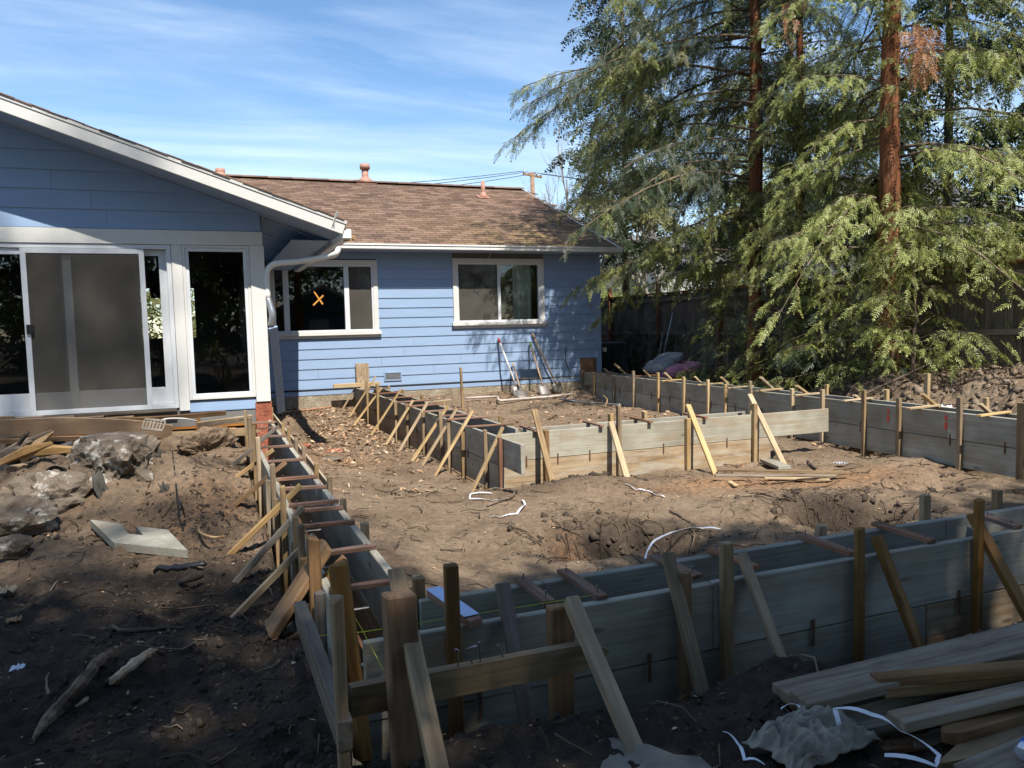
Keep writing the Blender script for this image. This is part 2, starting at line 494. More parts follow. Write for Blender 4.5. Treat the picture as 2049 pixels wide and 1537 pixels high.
def soil_mat():
    t = NT('dug_soil')
    pos = t.n('ShaderNodeNewGeometry').outputs['Position']
    at = t.n('ShaderNodeAttribute'); at.attribute_name = 'clay'
    wt = t.n('ShaderNodeAttribute'); wt.attribute_name = 'loam_shade'
    n1 = t.noise(pos, 1.7, 6, .62); n2 = t.noise(pos, 21, 6, .7); n3 = t.noise(pos, 95, 4, .7)
    dry = t.ramp(n1, [(.3, (.14, .099, .066)), (.5, (.205, .15, .102)), (.72, (.262, .198, .138))])
    wet_shade = t.ramp(n1, [(.3, (.04, .031, .024)), (.7, (.075, .058, .044))])  # moist soil tone, also the shade painted into the pits
    col = t.mix(wt.outputs['Fac'], dry, wet_shade)
    cl = t.math('MULTIPLY', at.outputs['Fac'], t.ramp(n2, [(.35, (0, 0, 0)), (.6, (1, 1, 1))]))
    col = t.mix(cl, col, (.34, .185, .09))
    sp = t.ramp(n2, [(.3, (.62, .6, .58)), (.55, (1, 1, 1)), (.72, (1.28, 1.24, 1.18))])
    col = t.mix(1.0, col, sp, 'MULTIPLY')
    fl = t.ramp(n3, [(.3, (.72, .7, .68)), (.6, (1, 1, 1)), (.75, (1.3, 1.28, 1.22))])
    col = t.mix(1.0, col, fl, 'MULTIPLY')
    h = t.math('ADD', t.math('MULTIPLY', n2, .7), t.math('MULTIPLY', n3, .35))
    t.bsdf(col, .97, .1, h, .9, .03)
    return t.m
M['soil'] = soil_mat()
def island_mat(name, stops, rough=.9, sp=.15):
    t = NT(name)
    r = t.n('ShaderNodeNewGeometry').outputs['Random Per Island']
    t.bsdf(t.ramp(r, stops), rough, sp)
    return t.m
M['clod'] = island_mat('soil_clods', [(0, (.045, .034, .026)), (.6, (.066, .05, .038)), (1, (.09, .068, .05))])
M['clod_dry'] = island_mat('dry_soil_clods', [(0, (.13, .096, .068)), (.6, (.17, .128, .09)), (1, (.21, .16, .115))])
M['chips'] = island_mat('leaf_and_chip_litter', [(0, (.1, .06, .035)), (.35, (.22, .13, .075)), (.7, (.34, .21, .12)), (1, (.5, .38, .26))])
M['twigs'] = island_mat('twig_litter', [(0, (.03, .022, .016)), (.6, (.08, .057, .038)), (1, (.22, .165, .11))])

def leaf_mat(name, stops, trans=.28):
    t = NT(name)
    r = t.n('ShaderNodeNewGeometry').outputs['Random Per Island']
    pos = t.n('ShaderNodeNewGeometry').outputs['Position']
    n = t.noise(pos, 1.1, 4, .6)
    f = t.math('ADD', t.math('MULTIPLY', r, .55), t.math('MULTIPLY', n, .5))
    col = t.ramp(f, stops)
    di = t.n('ShaderNodeBsdfPrincipled'); di.inputs['Roughness'].default_value = .5; di.inputs['Specular IOR Level'].default_value = .4
    tl = t.n('ShaderNodeBsdfTranslucent')
    t.l(col, di.inputs['Base Color']); t.l(col, tl.inputs[0])
    mx = t.n('ShaderNodeMixShader'); mx.inputs[0].default_value = trans
    t.l(di.outputs[0], mx.inputs[1]); t.l(tl.outputs[0], mx.inputs[2]); t.l(mx.outputs[0], t.out.inputs['Surface'])
    return t.m
M['needle'] = leaf_mat('redwood_needles', [(.15, (.05, .07, .014)), (.5, (.165, .19, .042)), (.8, (.29, .3, .085)), (1, (.38, .38, .135))])
M['needle_light'] = leaf_mat('redwood_needles_light', [(.15, (.08, .11, .022)), (.5, (.25, .285, .075)), (.8, (.4, .42, .135)), (1, (.5, .5, .2))])
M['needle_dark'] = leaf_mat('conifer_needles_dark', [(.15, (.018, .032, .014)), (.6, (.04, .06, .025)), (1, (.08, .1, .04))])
M['needle_olive'] = leaf_mat('redwood_needles_olive', [(.15, (.075, .082, .022)), (.5, (.15, .15, .045)), (.8, (.23, .215, .075)), (1, (.29, .26, .1))])
M['needle_dead'] = leaf_mat('dead_needles', [(.15, (.18, .075, .025)), (.6, (.3, .13, .05)), (1, (.4, .2, .09))], .1)
M['bush'] = leaf_mat('lime_bush_leaves', [(.15, (.1, .14, .02)), (.6, (.22, .27, .05)), (1, (.36, .38, .1))])
M['shrub'] = leaf_mat('dark_shrub_leaves', [(.15, (.015, .03, .018)), (1, (.05, .08, .04))])
def bark(name, a, b, c):
    t = NT(name); co = t.coords((1, 1, 1), rnd=True)
    mp = t.n('ShaderNodeMapping'); mp.inputs['Scale'].default_value = (14, 14, 1.1); t.l(co, mp.inputs[0])
    g = t.noise(mp.outputs[0], 1.0, 6, .65, .5)
    col = t.ramp(g, [(.3, a), (.52, b), (.75, c)])
    t.bsdf(col, .95, .1, g, 1.0, .05)
    return t.m
M['bark_red'] = bark('redwood_bark', (.055, .02, .01), (.2, .082, .04), (.36, .17, .09))
M['bark_grey'] = bark('grey_bark', (.16, .14, .12), (.3, .275, .24), (.42, .39, .34))
M['branch'] = bark('branch_bark', (.07, .05, .035), (.17, .13, .09), (.3, .24, .18))
M['neighbour_white'] = plain('neighbour_white_siding', (.6, .6, .58), .6, .3, .08, 3)
M['neighbour_blue'] = plain('neighbour_blue_siding', (.1, .17, .26), .6, .3, .1, 3)
M['roof_grey'] = plain('neighbour_grey_roof', (.12, .12, .12), .9, .2, .25, 12)

# ------------------------------------------------------------------ the ground
T0 = 0.572                                                       # top of the formwork
RA, RB = np.array([7.13, 3.0]), np.array([7.55, 14.95])          # line of the right-hand form
def rform_x(y):
    return RA[0] + (y - RA[1]) * (RB[0] - RA[0]) / (RB[1] - RA[1])
def blob(x, y, cx, cy, rx, ry, p=2.0):
    return np.exp(-(np.abs((x - cx) / rx) ** p + np.abs((y - cy) / ry) ** p))
def H(x, y, fine=True):
    x = np.asarray(x, float); y = np.asarray(y, float)
    lo = fbm(x * .9, y * .9, 3, 3) - .5
    mid = fbm(x * 3.1, y * 3.1, 3, 5) - .5
    h = 0.05 + .10 * lo + .06 * mid
    # dug soil left of the long form, banked against the boards, higher towards the camera
    left = sst(.40, .30, x)
    hl = .27 + .14 * lo + .13 * sst(4.6, 2.6, y) - .12 * sst(-.6, -2.8, x) * sst(3.5, 5, y)
    hl = hl + .42 * blob(x, y, -.95, 7.2, .95, .75, 2.6) + .16 * blob(x, y, -.05, 6.6, .35, 1.2)
    hl = hl + .16 * blob(x, y, .02, 8.6, .35, .8) - .2 * blob(x, y, -1.6, 8.7, 1.6, .45)
    hl = hl + .07 * blob(x, y, -.35, 3.3, .4, .35) + .12 * mid
    edge = .02 * (fbm(y * 5, y * 0 + 3.3, 3, 9) - .5) * 2
    h = h + (hl - h) * sst(.385 + edge, .325 + edge, x) * (y < 11)
    # between the long form and the middle form
    h = h + .16 * sst(1.7, .8, x) * sst(.74, .8, x) * sst(2.9, 3.2, y)
    # soil in front of the near form
    front = sst(2.60, 2.22, y) * sst(.2, .5, x)
    hf = .30 + .08 * lo + .10 * blob(x, y, .5, 2.0, .5, .35) + .07 * blob(x, y, 1.15, 2.05, .45, .3) - .08 * blob(x, y, 2.6, 2.4, .5, .3) + .09 * blob(x, y, 1.9, 2.35, .28, .16) + .09 * mid
    h = h + (hf - h) * front
    # trenches inside and beside the forms
    def cut(m, z):
        nonlocal h
        h = h + (z - h) * m
    cut(sst(.375, .40, x) * sst(.74, .72, x) * sst(2.58, 2.64, y) * (y < 11), -.16)
    cut(sst(2.60, 2.64, y) * sst(2.98, 2.95, y) * sst(.38, .42, x) * sst(7.6, 7.5, x), -.16)
    cut(sst(2.50, 2.58, x) * sst(3.10, 3.05, x) * sst(7.0, 7.15, y) * (y < 14.9), -.2)
    cut(sst(7.17, 7.24, y) * sst(7.64, 7.6, y) * sst(2.5, 2.6, x) * sst(6.3, 6.15, x), -.2)
    rx = rform_x(y)
    cut(sst(-.03, .01, x - rx) * sst(.40, .36, x - rx) * sst(14.95, 14.85, y) * (y > 2.6), -.12)
    # scalloped soil against the right-hand form
    sc = sst(-1.0, -.05, x - rx) * (x < rx) * (y > 3)
    h = h + sc * (.02 + .2 * (fbm(y * 1.15, y * 0 + 1.7, 2, 21) - .45))
    # inside the middle form the plot is a little higher
    h = h + .12 * sst(3.2, 3.8, x) * sst(7.7, 8.2, y) * sst(6.9, 6.3, x)
    # pits and the lips round them
    h = h + .08 * blob(x, y, 2.55, 5.55, .7, .3) - .42 * blob(x, y, 2.8, 4.92, .52, .26, 4)
    h = h + .10 * blob(x, y, 4.6, 5.35, .8, .3) - .6 * blob(x, y, 4.9, 4.8, .42, .22, 4)
    h = h - .16 * blob(x, y, 6.35, 5.35, .38, .2, 3) + .10 * blob(x, y, 3.35, 6.75, .5, .25)
    h = h - .13 * blob(x, y, 3.9, 8.35, .25, .2, 3) - .12 * blob(x, y, 5.4, 8.6, .22, .2, 3)
    # spoil heap beyond the right-hand form
    berm = sst(.45, 1.7, x - rx)
    h = h + berm * (.14 + .70 * blob(x, y, 10.0, 6.2, 2.6, 4.2, 2.4) * (.55 + .9 * fbm(x * 1.3, y * 1.3, 4, 31)))
    h = h + berm * .16 * (fbm(x * 5, y * 5, 4, 41) - .5) * (np.abs(y - 7) < 8)
    h = h + .34 * blob(x, y, 1.05, 10.95, .22, .3)
    # towards the back wall and the yard beyond
    h = h + .14 * sst(12.5, 15, y)
    if fine:
        rough = .35 + .65 * np.clip(sst(.4, .3, x) * (y < 9) + front + berm * .9 + blob(x, y, 2.75, 5.0, .7, .45) + blob(x, y, 4.85, 4.9, .7, .45), 0, 1)
        d = np.abs(fbm(x * 9, y * 9, 4, 51, .6) - .5) * 2
        h = h + rough * (.062 * (d - .3) + .04 * (fbm(x * 27, y * 27, 3, 61, .6) - .5))
    return h
def hz(x, y):
    return float(H(np.array([x]), np.array([y]))[0])

def axis(parts):
    a = []
    for lo_, hi_, st in parts:
        a += list(np.arange(lo_, hi_ - 1e-6, st))
    return np.array(a)
gx = np.concatenate([-np.geomspace(300, 4.6, 22), axis([(-4.5, -2.6, .07), (-2.6, .25, .027), (.25, .85, .018), (.85, 7.0, .034), (7.0, 8.0, .028), (8.0, 11.2, .05)]), np.geomspace(11.3, 400, 24)])
gy = np.concatenate([-np.geomspace(300, 1.0, 20), axis([(0.0, 1.4, .07), (1.4, 3.1, .018), (3.1, 7.0, .028), (7.0, 7.7, .024), (7.7, 15.3, .055)]), np.geomspace(15.4, 500, 26)])
GX, GY = np.meshgrid(gx, gy)
GZ = H(GX, GY)
nx, ny = len(gx), len(gy)
idx = np.arange(nx * ny).reshape(ny, nx)
gf = np.stack([idx[:-1, :-1], idx[:-1, 1:], idx[1:, 1:], idx[1:, :-1]], -1).reshape(-1, 4)
gm = mesh_np('ground', np.stack([GX, GY, GZ], -1).reshape(-1, 3), gf)
clay = np.clip(blob(GX, GY, 4.9, 6.3, .9, .35) + .8 * blob(GX, GY, 5.9, 5.9, .7, .3) + .9 * blob(GX, GY, 4.2, 9.3, 1.2, .7) + .7 * blob(GX, GY, 2.45, 4.95, .16, .3) + .8 * blob(GX, GY, -.25, 5.9, .3, .5) + .6 * blob(GX, GY, 1.4, 9.4, .5, .6) + .5 * blob(GX, GY, .1, 6.3, .2, .6), 0, 1)
loam_shade = np.clip(sst(.9, .2, GX) * sst(5.6, 4.2, GY) + sst(2.9, 2.5, GY) + 1.0 * blob(GX, GY, 2.85, 5.05, .62, .36, 4) + 1.0 * blob(GX, GY, 4.9, 4.95, .5, .32, 4) + .55 * blob(GX, GY, 3.4, 6.8, .6, .25) + .5 * sst(.5, 0, GX) * sst(10, 6, GY) * fbm(GX * 2, GY * 2, 3, 77), 0, 1)  # moist dark soil; round the pits also tree shade put into the colour
for nm, arr in (('clay', clay), ('loam_shade', loam_shade)):
    at_ = gm.attributes.new(nm, 'FLOAT', 'POINT'); at_.data.foreach_set('value', arr.astype(np.float32).ravel())
ground = obj('ground', gm, M['soil'], kind='structure')
ground['label'] = 'brown dug soil of the building plot'

# ------------------------------------------------------------------ formwork
def nailset(parent, pts, r=.0035, h=.022):
    for p in pts:
        p = Vector(p)
        tube('nail', [p, p + Vector((0, 0, h)), p + Vector((0, 0, h + .001)), p + Vector((0, 0, h + .004))], [r * .6, r * .6, r * 1.5, r * 1.5], M['nail'], parent, 5)
def stake(parent, x, y, z1, w=.04, t=.04, mat='stake', z0=None, lean=(0, 0), yaw=0):
    """a sawn stake driven into the soil"""
    if z0 is None: z0 = hz(x, y) - .18
    z0 = min(z0, z1 - .3)
    L = z1 - z0
    return board('stake', (x - lean[0] * L, y - lean[1] * L, z0), (x, y, z1), w, t, M[mat], parent, up=(math.sin(yaw), math.cos(yaw), 0), b=.004, rough=.004)
def brace_in_y(parent, top, bot, xa, za, w=.062, t=.02, mat='stake', y0=2.6, y1=15.0, name='brace', side=-1):
    """a raking brace square to a form that runs along y: nailed at x=xa, z=za"""
    best = None
    for y in np.arange(y0, y1, .02):
        a = PY(*top, y); b = PY(*bot, y)
        if abs(a.x - b.x) < 1e-4: continue
        s = (xa - b.x) / (a.x - b.x)
        z = b.z + s * (a.z - b.z)
        if best is None or abs(z - za) < best[0]: best = (abs(z - za), y, a, b)
    _, y, a, b = best
    d = (a - b).normalized()
    k = 0
    while b.z > hz(b.x, b.y) - .04 and k < 40 and abs(b.x - xa) < 1.2:
        b = b - d * .02; k += 1
    return board(name, b, a, w, t, M[mat], parent, up=(0, 1, 0), b=.003, rough=.003)
def brace_in_x(parent, top, bot, ya, za, w=.062, t=.02, mat='stake', x0=.2, x1=8.0, name='brace'):
    best = None
    for x in np.arange(x0, x1, .01):
        a = PX(*top, x); b = PX(*bot, x)
        if abs(a.y - b.y) < 1e-4 or not (0 < a.y < 30 and 0 < b.y < 30): continue
        s = (ya - b.y) / (a.y - b.y)
        z = b.z + s * (a.z - b.z)
        if best is None or abs(z - za) < best[0]: best = (abs(z - za), x, a, b)
    _, x, a, b = best
    d = (a - b).normalized()
    k = 0
    while b.z > hz(b.x, b.y) - .04 and k < 30:
        b = b - d * .02; k += 1
    return board(name, b, a, w, t, M[mat], parent, up=(1, 0, 0), b=.003, rough=.003)
def tie(parent, p, axis_, L=.10):
    """the flat steel tie and wedge at the seam of the boards"""
    p = Vector(p)
    up = (0, 1, 0) if axis_ == 'x' else (1, 0, 0)
    board('tie', p - Vector((0, 0, L * .6)), p + Vector((0, 0, L * .4)), .014, .006, M['rust'], parent, up=up, b=.001, rough=.001)

def run_boards(parent, fixed, a, b, axis_, z0, z1, breaks, mats, t=.038, name='form_board', gap=.006):
    """boards end to end along an axis, in one course"""
    cuts = [a] + list(breaks) + [b]
    for i in range(len(cuts) - 1):
        p, q = cuts[i] + .002, cuts[i + 1] - .002
        j = random.uniform(-.003, .003); mt = M[mats[i % len(mats)]]
        if axis_ == 'y':
            board(name, (fixed + j, p, (z0 + z1) / 2), (fixed + j, q, (z0 + z1) / 2), z1 - z0 - gap, t, mt, parent, b=.004)
        else:
            board(name, (p, fixed + j, (z0 + z1) / 2), (q, fixed + j, (z0 + z1) / 2), z1 - z0 - gap, t, mt, parent, b=.004)

def zp(ox, oy, s):
    return lambda x, y: (ox + x / s, oy + y / s)
Z1 = zp(480, 800, 6.83); Z2 = zp(480, 960, 5.1225); Z4 = zp(650, 700, 4.879); Z5 = zp(1000, 760, 5.1225)
Z6 = zp(1360, 740, 5.1225); Z7 = zp(1700, 720, 5.865); Z8 = zp(1120, 690, 5.692)

# --- the long form on the left
F1 = thing('foundation_form', (.58, 6.4, 0), 'long board formwork trench from the near corner back to the white corner post', 'formwork', 'board forms of the new foundation')
run_boards(F1, .439, 2.70, 10.05, 'y', .286, T0, [4.9, 7.6], ['form', 'form', 'form'])
run_boards(F1, .441, 2.70, 10.05, 'y', 0, .286, [3.9, 6.4, 8.8], ['form', 'form_tan', 'form'])
run_boards(F1, .719, 2.955, 10.12, 'y', .286, T0, [5.6, 8.2], ['form', 'form', 'form'])
run_boards(F1, .717, 2.955, 10.12, 'y', 0, .286, [4.6, 7.4], ['form_tan', 'form', 'form'])
for q in [(567, 380), (622, 455), (440, 65)]:
    p = PX(*Z2(*q), .40); stake(F1, .398, p.y, p.z, .034, .034, z0=-.25)
for q in [(445, 875), (245, 510), (190, 350), (75, 100), (125, 100), (20, 330)]:
    p = PX(*Z1(*q), .40); stake(F1, .398, p.y, min(p.z, .8), .034, .034, z0=-.25)
for yy in (3.25, 3.75, 4.2, 5.3, 6.0, 8.6, 9.4):
    stake(F1, .397, yy, T0 + random.uniform(-.05, .03), .04, .04, z0=-.25, mat=random.choice(['stake', 'old']))
for q in [(430, 105), (590, 310), (665, 375), (765, 530), (865, 630), (1040, 865), (1225, 1040), (1410, 1350)]:
    p = PX(*Z1(*q), .76); stake(F1, .76, p.y, min(p.z, .85), .034, .034)
for q in [(1280, 440), (1825, 985)]:
    p = PX(*Z2(*q), .765); stake(F1, .765, p.y, p.z, .045, .042, 'new' if q[0] > 1500 else 'stake')
def spreader_y(parent, l, r, z=T0 + .011):
    a = PZ(*l, z); b = PZ(*r, z)
    o = board('spreader', (a.x, a.y, z), (b.x, b.y, z), .045, .02, M['spreader'], parent, up=(0, 1, 0), b=.002)
    d = (b - a).normalized()
    nailset(o, [a + d * .045, b - d * .045])
def sub(o): return o
for l, r in [((30, 262), (400, 225)), ((150, 320), (490, 305)), ((250, 395), (470, 380)), ((250, 510), (640, 490)), ((270, 655), (750, 625)), ((385, 845), (890, 808)), ((500, 1090), (1060, 1045)), ((610, 1220), (1190, 1185)), ((670, 1445), (1345, 1380)), ((880, 1510), (1410, 1470))]:
    spreader_y(F1, Z1(*l), Z1(*r))
for l, r in [((645, 480), (1180, 430)), ((760, 770), (1390, 680)), ((915, 1135), (1670, 1030))]:
    spreader_y(F1, Z2(*l), Z2(*r))
for tp, bt in [((555, 855), (447, 947)), ((547, 899), (461, 964)), ((572, 925), (480, 1002)), ((601, 971), (464, 1106)), ((606, 1015), (468, 1169)), ((628, 1071), (511, 1193)), ((690, 1116), (622, 1188))]:
    brace_in_y(F1, tp, bt, .385, .50, .042, .032, mat=random.choice(['stake', 'brown', 'old']))
board('brace', PY(540, 1266, 3.42), PY(655, 1090, 3.42), .15, .032, M['brown'], F1, up=(0, 1, 0.15), b=.004)
# the string of thin stakes and the rail outside the right board
p0 = PX(*Z1(320, 90), .80); p1 = PX(*Z1(1210, 1120), .80)
board('rail', (.797, p0.y, .60), (.797, p1.y, .52), .06, .018, M['new'], F1)
# reinforcing bars lying in the trench
for k, (xx, zz) in enumerate(((.52, .22), (.56, .26), (.64, .10))):
    tube('rebar', [(xx, 2.72, zz), (xx + .02, 5, zz + .01), (xx + .03, 7.5, zz - .01), (xx, 10.0, zz)], .009, M['rust'], F1, 6)
for yy in (3.1, 3.75, 4.5, 5.4, 6.3):
    board('form_tie', (.46, yy, .286), (.70, yy, .286), .02, .003, M['metal'], F1, up=(0, 1, 0), b=.0008)

# --- the near form across the picture
F2 = thing('foundation_form', (3.8, 2.8, 0), 'shaded board formwork trench across the foreground, nearest to the lumber pile', 'formwork', 'board forms of the new foundation')
def xat(px, py, y): return PY(px, py, y).x
xb = xat(1428, 1170, 2.62)
run_boards(F2, 2.639, .46, 7.05, 'x', .286, T0, [xb, 4.4], ['form', 'form', 'form'])
run_boards(F2, 2.641, .46, 7.05, 'x', 0, .286, [1.25, 3.1, 5.2], ['form', 'form', 'form_tan', 'form'])
run_boards(F2, 2.949, .745, 7.05, 'x', .286, T0, [xat(1085, 1165, 2.95), 3.6], ['form', 'form', 'form'])
run_boards(F2, 2.951, .745, 7.05, 'x', 0, .286, [2.6, 4.9], ['form', 'form', 'form'])
for (px, py), w, mt in [((1457, 1085), .05, 'stake'), ((1722, 1057), .042, 'brown'), ((1963, 1000), .045, 'brown'), ((904, 1130), .052, 'brown'), ((1372, 1145), .05, 'brown')]:
    p = PY(px, py, 2.585); stake(F2, p.x, 2.593, p.z, .036, w, mt, z0=-.1, yaw=0)
for px, py in [(838, 1155), (1642, 1050), (1851, 990), (1995, 980)]:
    p = PY(px, py, 3.0); stake(F2, p.x, 2.998, p.z, .045, .045, 'stake')
for l, r, mt in [((1040, 1158), (1100, 1205), 'spreader'), ((1125, 1142), (1205, 1195), 'spreader'), ((1308, 1113), (1397, 1155), 'spreader'), ((1422, 1100), (1512, 1136), 'spreader'), ((1600, 1071), (1708, 1108), 'spreader'), ((1750, 1047), (1865, 1083), 'spreader'), ((1965, 1032), (2037, 1055), 'spreader')]:
    z = T0 + .011
    a = PZ(*l, z); b = PZ(*r, z); d = (b - a).normalized()
    a = a - d * .0; 
    o = board('spreader', a, b, .052, .02, M[mt], F2, up=(1, 0, 0), b=.002)
    nailset(o, [a + d * .04 + Vector((0, 0, .008)), b - d * .04 + Vector((0, 0, .008))])
for tp, bt, w, t_, mt in [((1335, 1105), (1405, 1385), .052, .03, 'stake'), ((1483, 1108), (1582, 1368), .045, .03, 'stake'), ((1755, 1073), (1842, 1300), .052, .03, 'brown'), ((1945, 1028), (2060, 1240), .06, .032, 'brown'), ((1005, 1165), (1050, 1415), .052, .025, 'old')]:
    brace_in_x(F2, tp, bt, 2.56, .52, w, t_, mt)
for px, py in [(1300, 1318), (1628, 1258), (1920, 1200), (1110, 1355), (960, 1380)]:
    p = PY(px, py, 2.61); tie(F2, (p.x, 2.612, .286), 'y', .12)

# --- the stand of batter boards at the near corner
BB = thing('batter_board', (.55, 2.15, .35), 'rough batter-board stand with split brown posts and a pointed ledger at the near corner', 'batter board')
def post(nm, px, py, y, w, t_, mt, lean=(0, 0), zb=.15):
    p = PY(px, py, y); L = p.z - zb
    return board(nm, (p.x - lean[0] * L, y - lean[1] * L, zb), (p.x, y, p.z), w, t_, M[mt], BB, up=(0, 1, 0), b=.006, rough=.006)
post('post', 797, 1187, 2.13, .05, .088, 'brown', (-.02, 0))
post('post', 1120, 1210, 2.36, .045, .085, 'brown')
post('stake', 672, 1196, 2.02, .036, .036, 'stake', (-.01, 0), .2)
a = PY(678, 1125, 2.45); b = PY(712, 1390, 2.38)
board('stake', b - (a - b).normalized() * .2, a, .055, .055, M['brown'], BB, up=(0, 1, 0), b=.014, rough=.008)
a = PY(625, 1075, 3.35); board('stake', (a.x, 3.35, .1), a, .055, .05, M['brown'], BB, up=(0, 1, 0), b=.012, rough=.006)
a = PY(790, 1140, 2.30); b = PY(880, 1545, 1.86)
board('brace', b, a, .055, .038, M['stake'], BB, up=(1, 0, 0), b=.006, rough=.006)
a = PY(1142, 1198, 2.33); b = PY(1262, 1482, 1.98)
board('brace', b - (a - b).normalized() * .12, a, .05, .04, M['stake'], BB, up=(1, 0, 0), b=.005, rough=.004)
def pointed(name, p0, p1, w, t_, mat, parent=None, tip=.12, up=(0, 0, 1), **k):
    """a board with one sharpened end (at p1)"""
    mw, L = frame(p0, p1, up); x, y, z = L / 2, w / 2, t_ / 2
    v = [(-x, -y, -z), (-x, y, -z), (-x, y, z), (-x, -y, z), (x - tip, -y, -z), (x - tip, y, -z), (x - tip, y, z), (x - tip, -y, z), (x, -.15 * y, -z * .7), (x, .15 * y, -z * .7), (x, .15 * y, z * .7), (x, -.15 * y, z * .7)]
    f = [(0, 1, 2, 3)]
    for s in (0, 4):
        for j in range(4): f.append((s + j, s + (j + 1) % 4, s + 4 + (j + 1) % 4, s + 4 + j))
    f.append((8, 9, 10, 11))
    return obj(name, fix_normals(mesh_py(name, v, f)), mat, parent, mw, **k)
a = PY(700, 1402, 2.19); b = PY(1214, 1302, 2.26)
led = pointed('ledger', a, b, .088, .036, M['stake'], BB, .07)
for f_, ln in ((.44, .05), (.47, .06), (.385, .05), (.56, .04)):
    p = a.lerp(b, f_) + Vector((0, 0, .042)); tube('nail', [p, p + Vector((random.uniform(-.02, .02), 0, ln)), p + Vector((random.uniform(-.02, .02), 0, ln + .003))], [.0022, .0022, .005], M['nail'], led, 5)
a = PX(603, 1232, .275); b = PX(662, 1385, .295)
board('ledger', (a.x, a.y + .03, a.z), (b.x, b.y - .25, b.z - .01), .09, .038, M['old'], BB, b=.004)
# mason's line from ledger to ledger
s0 = PX(640, 1272, .285)
tube('string', [s0, Vector((.46, 2.64, T0 + .03)), Vector((.75, 2.66, T0 + .02)), Vector((1.4, 2.66, T0 + .015))], .001, M['string'], BB, 4)
tube('string', [Vector((.44, 4.2, T0 + .02)), Vector((.47, 2.7, T0 + .02)), PY(768, 1342, 2.21)], .001, M['string'], BB, 4)
a = PZ(866, 1176, T0 + .045); b = PZ(952, 1236, T0 + .035)
bs = thing('covered_cleat', ((a + b) / 2), 'short red-brown cleat under shiny blue plastic beside the brown stake', 'wood cleat')
board('cleat', a - Vector((0, 0, .02)), b - Vector((0, 0, .022)), .055, .03, M['spreader'], bs, up=(1, 0, 0))
board('plastic_cover', a, b - (b - a) * .08, .06, .004, M['blue_sheet'], bs, up=(1, 0, 0), b=.001)

# --- the middle form: a leg back to the house and a leg across
F3 = thing('foundation_form', (3.2, 9, 0), 'sunlit L-shaped board formwork in the middle of the plot with slanting yellow braces', 'formwork', 'board forms of the new foundation')
run_boards(F3, 2.659, 6.52, 14.93, 'y', .286, T0, [9.4, 12.2], ['form', 'form', 'form'])
run_boards(F3, 2.661, 7.05, 14.93, 'y', 0, .286, [8.6, 11.3], ['form', 'form_tan', 'form_tan'])
run_boards(F3, 3.039, 7.60, 14.93, 'y', .286, T0, [10.4, 12.9], ['form', 'form', 'form'])
run_boards(F3, 3.041, 7.60, 14.93, 'y', 0, .286, [9.9], ['form', 'form_tan'])
run_boards(F3, 7.269, 2.70, 6.93, 'x', .286, T0, [], ['form'])
run_boards(F3, 7.271, 2.70, 6.07, 'x', 0, .286, [], ['form_tan'])
run_boards(F3, 7.571, 3.075, 5.95, 'x', .286, T0, [], ['form'])
run_boards(F3, 7.573, 3.075, 5.7, 'x', 0, .286, [], ['form_tan'])
for q in [(410, 305), (510, 335), (690, 505), (800, 525), (960, 610), (1130, 605), (1205, 680), (1345, 800), (1565, 780)]:
    p = PX(*Z4(*q), 2.62); stake(F3, 2.618, p.y, p.z, .042, .042, 'stake', z0=-.35)
stake(F3, 2.615, 6.98, .58, .045, .04, 'fence_post', z0=-.2)
for yy in (8.2, 9.3, 10.4, 11.6, 12.8, 13.9):
    stake(F3, 3.083, yy, .64, .04, .04, 'stake', z0=-.2)
for yy in np.arange(7.6, 13.2, .36):
    stake(F3, 3.10 + random.uniform(-.02, .02), yy + random.uniform(-.1, .1), .2, .03, .03, 'new', z0=-.3)
for k in range(10):
    yy = 7.4 + k * .55 + random.uniform(-.15, .15)
    tube('rebar_dowel', [(2.86, yy, -.25), (2.86, yy, .3)], .008, M['metal'], F3, 6)
for xx in (2.78, 2.94):
    tube('rebar', [(xx, 7.1, .02), (xx + .01, 11, .015), (xx, 14.9, .02)], .009, M['rust'], F3, 6)
for tp, bt in [((360, 262), (110, 690)), ((495, 262), (220, 690)), ((555, 368), (270, 755)), ((745, 382), (440, 850)), ((860, 492), (600, 920)), ((1000, 518), (710, 1010)), ((1200, 552), (830, 1120)), ((1285, 577), (915, 1190)), ((1440, 595), (1050, 1270)), ((1740, 755), (1440, 1380))]:
    brace_in_y(F3, Z4(*tp), Z4(*bt), 2.60, .50, .062, .022, mat='new')
for l, r in [((425, 388), (505, 382)), ((550, 428), (680, 416)), ((610, 472), (790, 460)), ((715, 512), (930, 496)), ((820, 552), (1040, 536)), ((975, 602), (1170, 590)), ((1140, 647), (1350, 630)), ((1250, 677), (1430, 665)), ((1385, 752), (1660, 736))]:
    z = T0 + .011
    a = PZ(*Z4(*l), z); b = PZ(*Z4(*r), z)
    board('spreader', (2.60, a.y, z), (3.12, b.y, z), .045, .02, M['spreader'], F3, up=(0, 1, 0), b=.002)
for yy in np.arange(7.5, 14.6, .55):
    tie(F3, (2.636, yy, .286), 'x', .1)
for (tx, ty, by), mt in [((1092, 861, 950), 'brown'), ((1238, 811, 950), 'stake'), ((1376, 837, 940), 'new'), ((1510, 808, 930), 'stake')]:
    p = PY(tx, ty, 7.22); stake(F3, p.x, 7.222, p.z, .05, .05, mt, z0=-.15)
for tp, bt, mt in [((1069, 820), (1103, 957), 'stake'), ((1222, 844), (1251, 945), 'new'), ((1376, 810), (1427, 939), 'new'), ((1500, 789), (1566, 925), 'new')]:
    brace_in_x(F3, tp, bt, 7.19, .54, .06, .03, mt)
